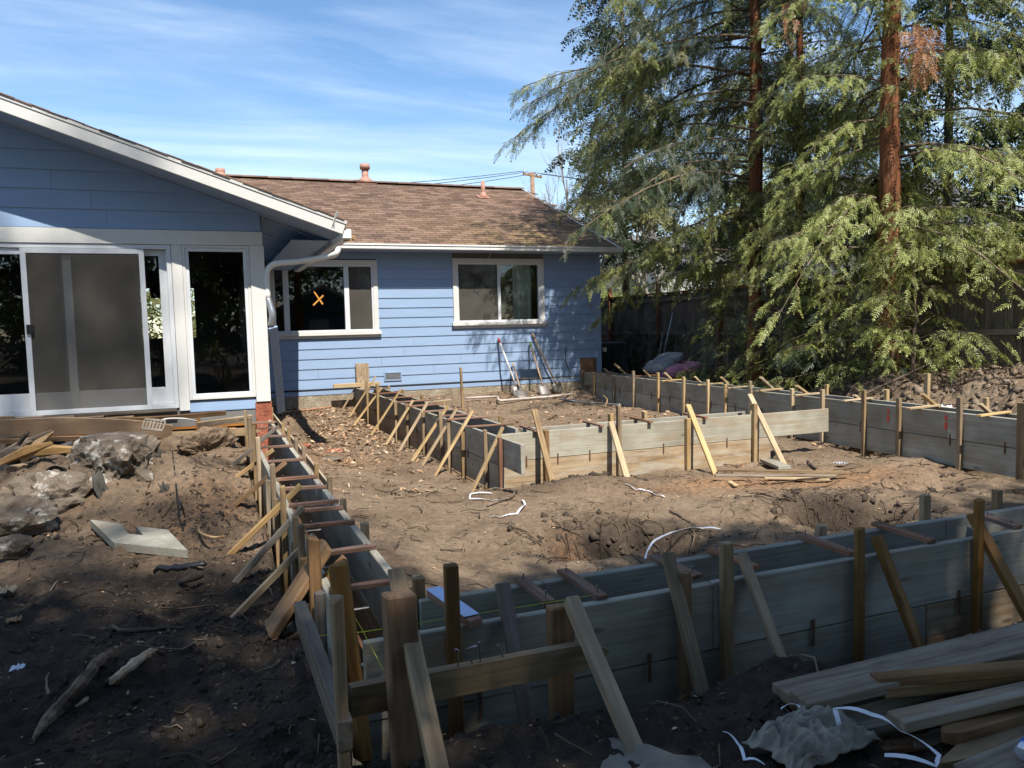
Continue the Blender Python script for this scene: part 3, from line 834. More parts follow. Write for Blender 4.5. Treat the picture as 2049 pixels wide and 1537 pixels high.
for l, r in [((190, 487), (345, 517)), ((870, 432), (1022, 466)), ((1375, 392), (1548, 432)), ((1890, 352), (2140, 392))]:
    z = T0 + .011
    a = PZ(*Z5(*l), z); b = PZ(*Z5(*r), z)
    board('spreader', (b.x + .02, 7.66, z), (b.x, 7.20, z), .045, .02, M['spreader'], F3, up=(1, 0, 0), b=.002)
for q in [(275, 850), (597, 810), (925, 800), (1680, 700)]:
    p = PY(*Z5(*q), 7.245); tie(F3, (p.x, 7.246, .286), 'y', .11)
p = PY(*Z6(487, 760), 7.245); tie(F3, (p.x, 7.246, .286), 'y', .11)
for px_, py_ in ((1222, 838), (1290, 830)):
    p = PY(px_, py_, 7.63); stake(F3, p.x, 7.63, .65, .06, .045, 'new')

# --- the far form on the right
F4 = thing('foundation_form', (7.5, 9, 0), 'long grey board formwork along the spoil heap on the right with red paint marks', 'formwork', 'board forms of the new foundation')
T4 = .64
def rpt(y, off, z): return Vector((rform_x(y) + off, y, z))
for cuts, za, zb, mats, off in [([3.0, 5.9, 9.2, 12.4, 14.93], T4 - .286, T4, ['form'] * 4, .019), ([3.0, 4.8, 8.1, 11.0, 14.6], T4 - .572, T4 - .286, ['form'] * 4, .021),
                               ([3.0, 6.6, 10.0, 14.93], T4 - .286, T4, ['form'] * 3, .36), ([3.0, 7.6, 14.6], T4 - .572, T4 - .286, ['form'] * 2, .362)]:
    for i in range(len(cuts) - 1):
        zc = (za + zb) / 2
        board('form_board', rpt(cuts[i] + .002, off, zc), rpt(cuts[i + 1] - .002, off, zc), .28, .038, M[mats[i]], F4, b=.004)
def rstake(px, py, off=-.024, w=.048, mat='stake'):
    best = min(np.arange(3, 15, .01), key=lambda y: abs(PX(px, py, rform_x(y) + off).y - y))
    p = PX(px, py, rform_x(best) + off)
    stake(F4, rform_x(best) + off, best, p.z, w, .042, mat, z0=-.25)
for q in [(205, 287), (390, 327), (610, 362), (835, 297), (1120, 317), (1410, 362), (1685, 397), (1885, 447)]:
    rstake(*Z8(*q), mat='old' if q[0] in (610, 205) else 'new')
for q in [(165, 352), (575, 442), (1290, 440)]: rstake(*Z7(*q), w=.055, mat='stake')
rstake(2047, 805, w=.09, mat='stake')
for q in [(728, 117), (1150, 192), (1460, 202)]: rstake(*Z6(*q), mat='new')
def rbrace(tp, bt, w=.05, mat='new'):
    # braces lean over the far board from the spoil side
    best = min(np.arange(3, 15, .01), key=lambda y: abs(PX(*bt, rform_x(y) + .40).y - y))
    a = PY(*tp, best); b = Vector((rform_x(best) + .40, best, T4 - .05))
    a = Vector((a.x, best, a.z)); d = (a - b)
    if d.length > .4: a = b + d * (.4 / d.length)
    foot = Vector((rform_x(best) + .95, best, hz(rform_x(best) + .95, best) - .05))
    d2 = (b - foot).normalized()
    board('brace', foot, b + d2 * max(.16, (a - b).length), w, .03, M[mat], F4, up=(0, 1, 0))
for tp, bt in [((520, 255), (590, 320)), ((700, 115), (780, 345)), ((965, 285), (1050, 375)), ((1210, 305), (1290, 395)), ((1545, 355), (1620, 435)), ((1845, 360), (1950, 475))]: rbrace(Z8(*tp), Z8(*bt))
for tp, bt in [((860, 40), (990, 215)), ((1230, 115), (1340, 245)), ((1810, 240), (1870, 300))]: rbrace(Z6(*tp), Z6(*bt), .055)
for tp, bt in [((920, 300), (1080, 570)), ((1560, 460), (1680, 640))]: rbrace(Z7(*tp), Z7(*bt), .055)
for q, bq in [((435, 350), (430, 505)), ((915, 160), (905, 540)), ((1610, 445), (1600, 620)), ((-270, 290), (-270, 400))]:
    best = min(np.arange(3, 15, .01), key=lambda y: abs(PX(*Z7(*bq), rform_x(y) + .42).y - y))
    p = PX(*Z7(*q), rform_x(best) + .42)
    stake(F4, p.x, best, p.z, .05, .045, 'new', z0=-.1)
for q in [(700, 572), (1530, 655), (-60, 480)]:
    b = PZ(*Z7(*q), T4 + .011); board('spreader', (b.x - .02, b.y, T4 + .011), (b.x + .50, b.y + .06, T4 + .011), .05, .02, M['new'], F4, up=(0, 1, 0), b=.002)
for q in [(1170, 410), (1580, 455), (1920, 490), (540, 340), (370, 320), (860, 360)]:
    b = PZ(*Z8(*q), T4 + .011); board('spreader', (b.x - .02, b.y, T4 + .011), (b.x + .50, b.y + .06, T4 + .011), .05, .02, M['new'] if q[0] > 1000 else M['spreader'], F4, up=(0, 1, 0), b=.002)
for q in [(790, 215), (1190, 262)]:
    b = PZ(*Z6(*q), T4 + .011); board('spreader', (b.x - .02, b.y, T4 + .011), (b.x + .50, b.y + .06, T4 + .011), .05, .02, M['new'], F4, up=(0, 1, 0), b=.002)
for yy in np.arange(4.0, 14.6, .62):
    o = tie(F4, rpt(yy, -.004, T4 - .286), 'x', .12)
for q in [(450, 595), (1135, 690), (1980, 790)]:
    for dz, hh in ((0, .05), (-.085, .075)):
        best = min(np.arange(3, 15, .01), key=lambda y: abs(PX(*Z7(*q), rform_x(y) - .002).y - y))
        p = rpt(best, -.0025, T4 - .07 + dz)
        board('paint_mark', p - Vector((0, 0, hh / 2)), p + Vector((0, 0, hh / 2)), .03, .003, M['red_mark'], F4, up=(0, 1, 0), b=.001)

# ------------------------------------------------------------------ the house: a gabled wing on the left, a long range behind
HS = thing('house', (2, 13, .3), 'blue single-storey L-shaped house with white trim and brown shingle roof', 'house')
GW = 10.05      # face of the gable wall
RW = 15.0       # face of the back wall
def siding(parent, y, x0, x1, z0, z1, pitch, openings, top=None, mat='blue'):
    """lapped boards facing the camera; each board is cut at the openings"""
    z = z0; k = 0
    while z < z1 - .02:
        zt = min(z + pitch, z1)
        segs = [(x0, x1)]
        if top:                      # under a sloping roof: the course ends at the rake
            xe = top(zt)
            segs = [(x0, min(x1, xe))] if xe > x0 + .05 else []
        for ox0, ox1, oz0, oz1 in openings:
            if zt <= oz0 + .01 or z >= oz1 - .01: continue
            new = []
            for s, e in segs:
                if ox1 <= s or ox0 >= e: new.append((s, e)); continue
                if ox0 > s + .01: new.append((s, ox0))
                if ox1 < e - .01: new.append((ox1, e))
            segs = new
        split = []
        for s, e in segs:               # butt joints in the long boards
            while e - s > 3.4:
                c_ = s + random.uniform(1.2, 3.2); split.append((s, c_ - .0015)); s = c_ + .0015
            split.append((s, e))
        for s, e in split:
            if e - s < .02: continue
            L = e - s; w = zt - z; b = .004
            ext = (top(z) - top(zt)) if top and top(zt) < x1 and e == top(zt) else 0.0
            if ext: ext = min(ext, x1 - e)
            # a bevelled lap board: butt proud at the foot, thin at the top
            v = [(-L / 2, 0, -w / 2 + .003), (L / 2, 0, -w / 2 + .003), (L / 2, -.02, -w / 2 + .003), (-L / 2, -.02, -w / 2 + .003), (-L / 2, -.021, -w / 2 + .012), (L / 2, -.021, -w / 2 + .012),
                 (L / 2, -.007, w / 2 + .004), (-L / 2, -.007, w / 2 + .004), (L / 2, 0, w / 2 + .004), (-L / 2, 0, w / 2 + .004)]
            f = [(0, 1, 2, 3), (3, 2, 5, 4), (4, 5, 6, 7), (7, 6, 8, 9), (0, 3, 4, 7, 9), (1, 8, 6, 5, 2)]
            if ext: v = [(q[0] + (ext if i in (1, 2, 5) else 0), q[1], q[2]) for i, q in enumerate(v)]
            m = fix_normals(mesh_py('siding_board', v, f))
            obj('siding_board', m, M[mat], parent, Matrix.Translation(((s + e) / 2, y, (z + zt) / 2)))
        z = zt
def sheath(parent, y0, y1, x0, x1, z0, z1, openings, mat, name='wall_core'):
    xs = sorted({x0, x1, *[a for o in openings for a in o[:2] if x0 < a < x1]})
    for i in range(len(xs) - 1):
        a, b = xs[i], xs[i + 1]; spans = [(z0, z1)]
        for o in openings:
            if o[0] < (a + b) / 2 < o[1]:
                new = []
                for s, e in spans:
                    if o[2] > s: new.append((s, min(e, o[2])))
                    if o[3] < e: new.append((max(s, o[3]), e))
                spans = new
        for s, e in spans:
            if e - s > .01: box(name, a, b, y0, y1, s, e, mat, parent, b=.0005)
def frame4(parent, name, x0, x1, z0, z1, w, y0, y1, mat, bottom=True):
    r = []
    r.append(box(name, x0, x0 + w, y0, y1, z0, z1, mat, parent))
    r.append(box(name, x1 - w, x1, y0, y1, z0, z1, mat, parent))
    r.append(box(name, x0 + w, x1 - w, y0 + .001, y1, z1 - w, z1, mat, parent))
    if bottom: r.append(box(name, x0 + w, x1 - w, y0 + .001, y1, z0, z0 + w, mat, parent))
    return r
def pane(parent, x0, x1, z0, z1, y, mat='glass', name='pane'):
    m = mesh_py(name, [(x0, 0, z0), (x1, 0, z0), (x1, 0, z1), (x0, 0, z1)], [(0, 1, 2, 3)])
    return obj(name, m, M[mat], parent, Matrix.Translation((0, y, 0)))
def room(parent, x0, x1, y0, y1, z0, z1, hole=None):
    v = [(x0, y0, z0), (x1, y0, z0), (x1, y1, z0), (x0, y1, z0), (x0, y0, z1), (x1, y0, z1), (x1, y1, z1), (x0, y1, z1)]
    f = [(0, 1, 2, 3), (4, 7, 6, 5), (0, 3, 7, 4), (1, 5, 6, 2)]
    if hole:
        a, b, c, d = hole; n = len(v)
        v += [(a, y1, c), (b, y1, c), (b, y1, d), (a, y1, d)]
        f += [(3, 2, n + 1, n), (2, 6, n + 2, n + 1), (6, 7, n + 3, n + 2), (7, 3, n, n + 3)]
    else: f.append((2, 6, 7, 3))
    return obj('room_lining', mesh_py('room_lining', v, f), M['interior'], parent)

# ---- back range
def gx_(px, py): return PY(px, py, RW).x
def gz_(px, py): return PY(px, py, RW).z
RX1 = 7.98; SB = .56; EZ = 3.16
wl = [gx_(537, 600), gx_(756, 600), gz_(700, 668), gz_(700, 521)]
wr = [gx_(905.5, 580), gx_(1087.5, 580), gz_(1000, 648), gz_(1000, 518)]
opn_sid = [(wl[0] - .3, wl[1] - .005, wl[2] + .02, wl[3] - .005), (wr[0] + .005, wr[1] - .005, wr[2] + .02, wr[3] - .005)]
crawl = (gx_(1040, 735), gx_(1080, 735), .56, .745)
siding(HS, RW, .74, RX1 - .09, SB, EZ - .02, .188, opn_sid + [(gx_(1160, 720), RX1, .3, .93), crawl])
holes = [(wl[0] + .1, wl[1] - .1, wl[2] + .06, wl[3] - .1), (wr[0] + .1, wr[1] - .1, wr[2] + .06, wr[3] - .1), crawl]
sheath(HS, RW, RW + .12, .74, RX1, .42, EZ, holes, M['interior'])
box('foundation_wall', .74, RX1 - .02, RW - .03, RW + .2, -.4, SB - .012, M['concrete'], HS)
box('sill_flashing', .74, gx_(1100, 750), RW - .045, RW - .031, SB - .025, SB - .005, M['wire'], HS)
# a loose strip of blue paint on the top of the footing
box('painted_strip', .74, RX1 - .5, RW - .038, RW - .0305, .45, SB - .03, M['blue'], HS)
box('corner_board', RX1 - .09, RX1, RW - .028, RW, .42, EZ, M['blue'], HS)
box('corner_board', RX1 - .001, RX1 + .024, RW - .028, RW + .09, .42, EZ, M['blue'], HS)
box('side_wall', RX1 - .12, RX1 - .002, RW + .121, 25, .3, EZ, M['blue'], HS)
a0 = gx_(1160, 720)
for k in range(3):
    box('bare_sheathing', a0, RX1 - .10, RW - .008 - .002 * k, RW + .02, .44 + k * .16, .595 + k * .16, M['redwood_skirt'], HS)
def window(parent, x0, x1, z0, z1, y, mull, trim=.085):
    """white trim, sill, aluminium frame with mullions"""
    wn_ = obj('window', None, None, parent, Matrix.Translation(((x0 + x1) / 2, y, z0)))
    frame4(wn_, 'trim', x0, x1, z0 + .02, z1, trim, y - .045, y - .0, M['white'], bottom=False)
    box('sill', x0 - .04, x1 + .04, y - .09, y, z0 - .02, z0 + .045, M['white'], wn_)
    box('sill', x0 - .01, x1 + .01, y - .05, y - .001, z0 - .075, z0 - .021, M['white'], wn_)
    ix0, ix1, iz0, iz1 = x0 + trim, x1 - trim, z0 + .046, z1 - trim
    frame4(wn_, 'frame', ix0, ix1, iz0, iz1, .035, y - .03, y + .05, M['alu'])
    for mx in mull: box('mullion', mx - .028, mx + .028, y - .018, y + .045, iz0 + .034, iz1 - .034, M['alu'], wn_)
    return wn_, ix0 + .034, ix1 - .034, iz0 + .034, iz1 - .034
W1, a, b, c, d = window(HS, wl[0], wl[1], wl[2], wl[3], RW, [])
m1 = gx_(572.5, 600); m2 = gx_(694, 600)
box('mullion', m1 - .05, m1 + .05, RW - .03, RW + .05, c, d, M['alu'], W1)
box('mullion', m2 - .045, m2 + .045, RW - .025, RW + .05, c, d, M['alu'], W1)
pane(W1, a, m1 - .05, c, d, RW + .03); pc = pane(W1, m1 + .05, m2 - .045, c, d, RW + .028); pane(W1, m2 + .045, b, c, d, RW + .03)
pane(W1, m2 + .045, b, c, d, RW - .004, 'screen', 'insect_screen')
for (ax, ay), (bx, by) in [((628, 583), (646, 609)), ((647, 591), (627, 611))]:
    board('marker_stroke', PY(ax, ay, RW + .022), PY(bx, by, RW + .022), .028, .003, M['orange_mark'], pc, up=(0, 0, 1), b=.001)
for (ax, ay), (bx, by) in [((545, 602), (556, 616)), ((556, 605), (546, 614))]:
    board('marker_stroke', PY(ax, ay, RW + .022), PY(bx, by, RW + .022), .024, .003, M['orange_mark'], W1, up=(0, 0, 1), b=.001)
W2, a, b, c, d = window(HS, wr[0], wr[1], wr[2], wr[3], RW, [])
m1 = gx_(998, 580)
box('mullion', m1 - .03, m1 + .03, RW - .025, RW + .05, c, d, M['alu'], W2)
pane(W2, a, m1 - .03, c, d, RW + .03); pane(W2, m1 + .03, b, c, d, RW + .032)
pane(W2, a, m1 - .03, c, d, RW - .004, 'screen', 'insect_screen')
# curtain behind the right pane
cx0, cx1 = gx_(1032, 580), gx_(1068, 580)
v = []; n = 40
for i in range(n + 1):
    x = cx0 + (cx1 - cx0) * i / n; yy = RW + .16 + .03 * math.sin(i * .95) + .012 * math.sin(i * 2.3)
    v += [(x, yy, c - .1), (x, yy, d + .1)]
obj('curtain', mesh_py('curtain', v, [(2 * i, 2 * i + 2, 2 * i + 3, 2 * i + 1) for i in range(n)], True), M['curtain'], W2)
tube('cord', [PY(950, 548, RW - .012), PY(953, 568, RW - .012), PY(948, 583, RW - .012), PY(957, 586, RW - .012), PY(962, 560, RW - .012)], .006, M['wire'], W2, 5)
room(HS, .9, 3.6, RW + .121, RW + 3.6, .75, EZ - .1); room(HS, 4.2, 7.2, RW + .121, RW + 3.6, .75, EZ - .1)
# vent in the wall
vv = obj('wall_vent', None, None, HS, Matrix.Translation((gx_(785, 753), RW, .7)))
x0, x1, z0, z1 = gx_(768, 753), gx_(803, 753), gz_(785, 762), gz_(785, 744)
frame4(vv, 'vent_frame', x0, x1, z0, z1, .022, RW - .038, RW - .02, M['blue'])
for k in range(6):
    zz = z0 + .03 + (z1 - z0 - .05) * k / 5
    box('louvre', x0 + .022, x1 - .022, RW - .034, RW - .023, zz - .006, zz + .004, M['metal'], vv, b=.001)
box('vent_back', x0 + .02, x1 - .02, RW - .0225, RW - .0212, z0 + .02, z1 - .02, M['metal'], vv, b=.0005)
# hanging wires
tube('loose_wire', smoothpath([PY(979, 503, RW - .05), PY(981, 512, RW - .06), PY(977, 518, RW - .06), PY(971, 524, RW - .06)]), .008, M['white'], HS, 5)
tube('loose_wire', smoothpath([PY(1132, 694, RW - .03), PY(1132, 720, RW - .03), PY(1138, 738, RW - .05), PY(1146, 752, RW - .1)]), .008, M['wire'], HS, 5)
# soffit, fascia and gutter
EAVE_Y = RW - .40
box('soffit', 1.4, 8.25, EAVE_Y + .02, RW - .001, EZ - .02, EZ, M['blue'], HS)
box('gutter', 1.72, 8.28, EAVE_Y - .11, EAVE_Y, EZ - .015, EZ + .075, M['gutter'], HS, b=.012)
box('gutter_lip', 1.72, 8.28, EAVE_Y - .125, EAVE_Y - .105, EZ + .055, EZ + .085, M['gutter'], HS, b=.004)
# roof slope
RZ0, RY0, RY1, RSL = EZ + .06, EAVE_Y - .06, 19.9, .40
RZ1 = RZ0 + (RY1 - RY0) * RSL
sn = Vector((0, -RSL, 1)).normalized(); sd = Vector((0, 1, RSL)).normalized()
slen = (Vector((0, RY1, RZ1)) - Vector((0, RY0, RZ0))).length
roof = obj('back_roof', None, None, HS, Matrix.Translation((4, RY0, RZ0)))
board('roof_deck', Vector((-.5, RY0, RZ0)) + sd * slen / 2 - sn * .05, Vector((8.3, RY0, RZ0)) + sd * slen / 2 - sn * .05, slen, .06, M['shingle'], roof, up=sd)
bd = Vector((0, 1, -RSL)).normalized()
board('roof_deck', Vector((-.5, RY1, RZ1)) + bd * slen / 2 - Vector((0, RSL, 1)).normalized() * .05, Vector((8.3, RY1, RZ1)) + bd * slen / 2 - Vector((0, RSL, 1)).normalized() * .05, slen, .06, M['shingle'], roof, up=bd)
def tab_mesh(w, h, jag):
    b = .004
    v = [(-w / 2, -h / 2 + jag[0], 0), (w / 2, -h / 2 + jag[1], 0), (w / 2, h / 2, 0), (-w / 2, h / 2, 0), (-w / 2 + b, -h / 2 + jag[0], .013), (w / 2 - b, -h / 2 + jag[1], .013), (w / 2 - b, h / 2, .003), (-w / 2 + b, h / 2, .003)]
    f = [(4, 5, 6, 7), (0, 1, 5, 4), (1, 2, 6, 5), (3, 0, 4, 7), (2, 3, 7, 6)]
    return v, f
EXP, TW = .165, .27
protos = []
for k in range(6):
    v, f = tab_mesh(TW * random.uniform(.92, 1.0), EXP + .05, (random.uniform(-.012, .008), random.uniform(-.012, .008)))
    m = mesh_py('shingle', v, f); m.materials.append(M['shingle']); protos.append(m)
ncr = int(slen / EXP); tabs = 0; sv = []; sf = []
base = Matrix((Vector((1, 0, 0)), sd, sn)).transposed().to_4x4()
for r in range(ncr + 1):
    x = .2 + (.5 * TW if r % 2 else 0) + random.uniform(-.03, .03)
    while x < 8.3:
        c_ = Vector((x + TW / 2, RY0, RZ0)) + sd * (r * EXP + EXP * .5 + .01) - sn * .018
        px = 405 + 1560 * x / RY0
        if tabs < 300 and x > 1.5 and r < 13 and x < 8.3:
            mw = base.copy(); mw.translation = c_
            obj('shingle', protos[random.randrange(6)], None, roof, mw); tabs += 1
        else:
            v, f = tab_mesh(TW * random.uniform(.92, 1.0), EXP + .05, (random.uniform(-.012, .008), random.uniform(-.012, .008)))
            n0 = len(sv)
            for q in v: sv.append(base.to_3x3() @ Vector(q) + c_)
            sf += [tuple(n0 + i for i in q) for q in f]
        x += TW
obj('shingle_field', mesh_py('shingle_field', sv, sf), M['shingle'], roof, kind='stuff')
for k in range(28):
    x = .2 + k * .29
    v = [(-.15, -.14, -.055), (.15, -.14, -.05), (.15, 0, .012), (-.15, 0, .006), (.15, .14, -.05), (-.15, .14, -.055)]
    obj('ridge_shingle', mesh_py('ridge_shingle', v, [(0, 1, 2, 3), (3, 2, 4, 5)]), M['shingle'], roof, Matrix.Translation((x + .14, RY1, RZ1 + .045)))
board('rake_board', Vector((8.31, RY0, RZ0)) - sn * .06, Vector((8.31, RY1, RZ1)) - sn * .06, .02, .14, M['white'], roof, up=(1, 0, 0))
def roof_pt(px, py):
    d = ray(px, py); d = Vector(d); n = sn
    t_ = (Vector((0, RY0, RZ0)) - Vector(CAMP)).dot(n) / d.dot(n)
    return Vector(CAMP) + d * t_
def vent(px, py, topy, r, cap):
    p = roof_pt(px, py); top = PY(px, topy, p.y).z
    vo = obj('roof_vent', None, None, roof, Matrix.Translation(p))
    tube('pipe', [p - Vector((0, 0, .1)), Vector((p.x, p.y, top - (.12 if cap else 0)))], [r, r], M['vent_pipe'], vo, 14)
    tube('flashing', [p + Vector((0, 0, -.06)), p + Vector((0, 0, .03)), p + Vector((0, 0, .12))], [r * 2.2, r * 2.0, r * 1.02], M['vent_pipe'], vo, 14)
    board('flange', p + sn * .005 - Vector((r * 3, 0, 0)), p + sn * .005 + Vector((r * 3, 0, 0)), r * 5.5, .006, M['vent_pipe'], vo, up=sd)
    if cap: tube('cap', [Vector((p.x, p.y, top - .13)), Vector((p.x, p.y, top - .125)), Vector((p.x, p.y, top - .001)), Vector((p.x, p.y, top))], [r * .9, r * 1.5, r * 1.5, r * .9], M['vent_pipe'], vo, 14)
vent(731, 364, 329, .085, True); vent(967, 394, 363, .05, False); vent(441, 352, 338, .075, True); vent(374, 345, 330, .08, True)

# ---- gabled wing on the left
def hx(px, py): return PY(px, py, GW).x
def hzz(px, py): return PY(px, py, GW).z
GX1 = .735; SOF = 2.79                 # corner; height of the band under the gable boards
RK = .345                               # slope of the wing roof
EX, EZ2, FY = 1.59, 2.79, GW - .66     # eave edge, underside there, front of the rake
def rake_z(x): return EZ2 + (EX - x) * RK
head = hzz(200, 458)
siding(HS, GW, -6.2, GX1 - .01, head, 5.5, .212, [], top=lambda z: EX - (z - EZ2) / RK - .03)
sheath(HS, GW + .001, GW + .12, -6.2, GX1, .55, head, [(hx(0, 600) - 2, hx(345, 600), .80, hzz(200, 485)), (hx(375, 600), hx(497, 600), hzz(430, 790), hzz(430, 480))], M['interior'])
v = [(-6.2, 0, head), (GX1, 0, head), (GX1, 0, rake_z(GX1) - .02), (-6.2, 0, rake_z(-6.2) - .02)]
obj('gable_core', mesh_py('gable_core', v, [(0, 1, 2, 3)]), M['interior'], HS, Matrix.Translation((0, GW + .03, 0)))
box('side_wall', GX1 - .1, GX1 - .003, GW + .121, RW, .3, 2.95, M['blue'], HS)
box('head_board', -6.2, GX1, GW - .035, GW, hzz(200, 488), head - .002, M['white'], HS)
px0 = hx(505, 640)
box('corner_post', px0, GX1 + .01, GW - .05, GW + .09, hzz(540, 802), hzz(200, 488) - .002, M['white'], HS)
box('trim', hx(350, 640), hx(371, 640), GW - .032, GW, hzz(360, 822), hzz(200, 488) - .002, M['white'], HS)
# fixed window beside the door
fw = obj('window', None, None, HS, Matrix.Translation((hx(435, 640), GW, hzz(435, 795))))
fx0, fx1, fz0, fz1 = hx(371, 640) + .002, px0 - .002, hzz(430, 798), hzz(200, 488) - .004
frame4(fw, 'trim', fx0, fx1, fz0, fz1, .03, GW - .028, GW, M['white'])
frame4(fw, 'frame', fx0 + .03, fx1 - .03, fz0 + .03, fz1 - .03, .04, GW - .015, GW + .04, M['alu'])
pane(fw, fx0 + .06, fx1 - .06, fz0 + .06, fz1 - .06, GW + .02)
siding(HS, GW + .01, hx(371, 640), GX1 - .03, hzz(440, 822), hzz(440, 799), .14, [])
# sliding door
dr = obj('sliding_door', None, None, HS, Matrix.Translation((hx(170, 640), GW, .8)))
dz0, dz1 = hzz(180, 826), hzz(200, 488) - .004
dx0, dx1 = -4.2, hx(349, 640)
frame4(dr, 'frame', dx0, dx1, dz0, dz1, .05, GW - .02, GW + .11, M['alu'])
def leaf(x0, x1, y, st=.085, bot=.2, nm='door_leaf'):
    lf = obj(nm, None, None, dr, Matrix.Translation(((x0 + x1) / 2, y, dz0)))
    a_, b_ = dz0 + .052, dz1 - .052
    box('stile', x0, x0 + st, y - .02, y + .02, a_, b_, M['alu'], lf); box('stile', x1 - st, x1, y - .02, y + .02, a_, b_, M['alu'], lf)
    box('rail', x0 + st, x1 - st, y - .019, y + .019, a_, a_ + bot, M['alu'], lf); box('rail', x0 + st, x1 - st, y - .019, y + .019, b_ - .07, b_, M['alu'], lf)
    pane(lf, x0 + st - .005, x1 - st + .005, a_ + bot - .005, b_ - .065, y)
    return lf
s1 = hx(128, 640)
leaf(s1 - .02, dx1 - .052, GW + .07)
leaf(dx0 + .05, s1 + .10, GW + .025)
sc0, sc1 = hx(50, 640), hx(296, 640)
sl = obj('screen_door', None, None, dr, Matrix.Translation(((sc0 + sc1) / 2, GW - .03, dz0)))
frame4(sl, 'screen_frame', sc0, sc1, dz0 + .002, dz1 - .055, .055, GW - .045, GW - .023, M['alu'])
pane(sl, sc0 + .05, sc1 - .05, dz0 + .05, dz1 - .1, GW - .033, 'screen', 'insect_screen')
box('latch', sc0 + .02, sc0 + .09, GW - .075, GW - .046, hzz(60, 668), hzz(60, 650), M['black'], sl)
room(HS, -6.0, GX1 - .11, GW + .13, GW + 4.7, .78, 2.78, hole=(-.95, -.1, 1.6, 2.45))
# lamp-like shapes hanging inside
for px, py, r in ((318, 555, .11), (318, 582, .12)):
    p = PY(px, py, GW + 1.6); tube('hanging_shade', [p + Vector((0, 0, r)), p + Vector((0, 0, r * .3)), p - Vector((0, 0, r * .8))], [r * .4, r, r * .9], M['black'], HS, 10)
# roof slab of the wing: soffit under, shingles over, white rake board in front
wing = obj('wing_roof', None, None, HS, Matrix.Translation((-1, FY, EZ2)))
wx0 = -6.4
dv = Vector((-1, 0, RK)).normalized(); wn2 = Vector((RK, 0, 1)).normalized()
wl_ = (EX - wx0) / abs(dv.x)
mid = Vector((EX, 0, EZ2)) + dv * wl_ / 2
board('soffit', Vector((mid.x, FY + .03, mid.z)) + wn2 * .02, Vector((mid.x, RW + 3, mid.z)) + wn2 * .02, wl_, .03, M['blue'], wing, up=dv, b=.001)
board('roof_deck', Vector((mid.x, FY + .02, mid.z)) + wn2 * .135, Vector((mid.x, RW + 3.0, mid.z)) + wn2 * .135, wl_ + .06, .03, M['shingle'], wing, up=dv, b=.001)
rb0 = Vector((EX + .01, FY, EZ2)) + wn2 * .068; rb1 = rb0 + dv * (wl_)
board('rake_board', rb0, rb1, .155, .03, M['white'], wing, up=wn2)
rb0 = Vector((EX + .02, FY - .018, EZ2)) + wn2 * .128; board('rake_trim', rb0, rb0 + dv * wl_, .036, .02, M['white'], wing, up=wn2)
for k in range(46):
    p = Vector((EX, FY + .018 - random.uniform(0, .012), EZ2)) + dv * (k * .165 + .02) + wn2 * (.156 + .004 * (k % 2))
    board('edge_shingle', p, p + dv * .19, .10, .014, M['shingle'], wing, up=(0, 1, 0), b=.002)
# gutter along the wing's eave and its downspout
box('gutter', EX + .005, EX + .12, FY + .02, RW - .35, EZ2 - .06, EZ2 + .06, M['gutter'], wing, b=.012)
for yy in (GW + .25, GW + 1.55, GW + 2.9):
    a = Vector((GX1 + .01, yy, rake_z(GX1) - .004)); b = Vector((EX - .55, yy, rake_z(EX - .55) - .004)); c = Vector((EX - .02, yy, EZ2 - .018))
    tube('soffit_joint', [a, b, c], .007, M['white'], wing, 5)
box('boxed_soffit', EX - .5, EX - .02, GW + .1, RW, EZ2 - .004, EZ2 + .006, M['blue'], wing, b=.001)
dn = [PY(678, 494, FY + .12), PY(672, 508, FY + .12), PY(652, 514, FY + .25), PY(600, 523, GW - .15), PY(556, 527, GW - .06), PY(540, 534, GW - .03), PY(534, 548, GW - .03), PY(536, 600, GW - .03)]
tube('downspout', smoothpath(dn, 5), .036, M['gutter'], HS, 8)
el = [PY(536, 598, GW - .03), PY(541, 612, GW - .05), PY(545, 630, GW - .07), PY(543, 652, GW - .05)]
tube('downspout_elbow', smoothpath(el, 5), .042, M['metal'], HS, 8)
# torn gutter end and splintered fascia on the corner
a = PY(666, 452, FY - .02); b = PY(676, 424, FY - .05)
board('bent_flashing', a, b, .05, .004, M['gutter'], wing, up=(1, 1, 0))
board('bent_flashing', PY(668, 452, FY - .02), PY(682, 456, FY + .15), .06, .01, M['black'], wing, up=(0, 0, 1))
for k in range(5):
    a = PY(690 + random.uniform(-3, 3), 470 + k * 3, FY + .1); board('splinter', a, a + Vector((random.uniform(.05, .13), random.uniform(0, .1), random.uniform(-.06, .02))), .02, .008, M['split'], wing)
# floor edge and crawl space under the door
crw = obj('floor_edge', None, None, HS, Matrix.Translation((-1, GW, .6)))
box('rim_joist', -6.2, GX1 - .05, GW + .002, GW + .06, .52, hzz(180, 826) - .003, M['redwood_skirt'], crw)
box('sill_plank', -6.2, hx(355, 820), GW - .10, GW, hzz(180, 826) - .034, hzz(180, 826) - .004, M['old'], crw)
for k in range(5):
    x = hx(40 + k * 88, 840); box('joist_end', x, x + .05, GW - .02, GW + .001, .42, .66, M['brown'], crw)
for k, x in enumerate((-2.3, -1.5, -.5, .1)):
    box('pier_block', x, x + .22, GW - .05, GW + .1, 0, .5, M['redwood_skirt'] if k % 2 else M['concrete'], crw)
box('corner_foundation', hx(512, 830), GX1 + .02, GW - .03, GW + .2, -.2, hzz(540, 803) - .004, M['brick'], crw)

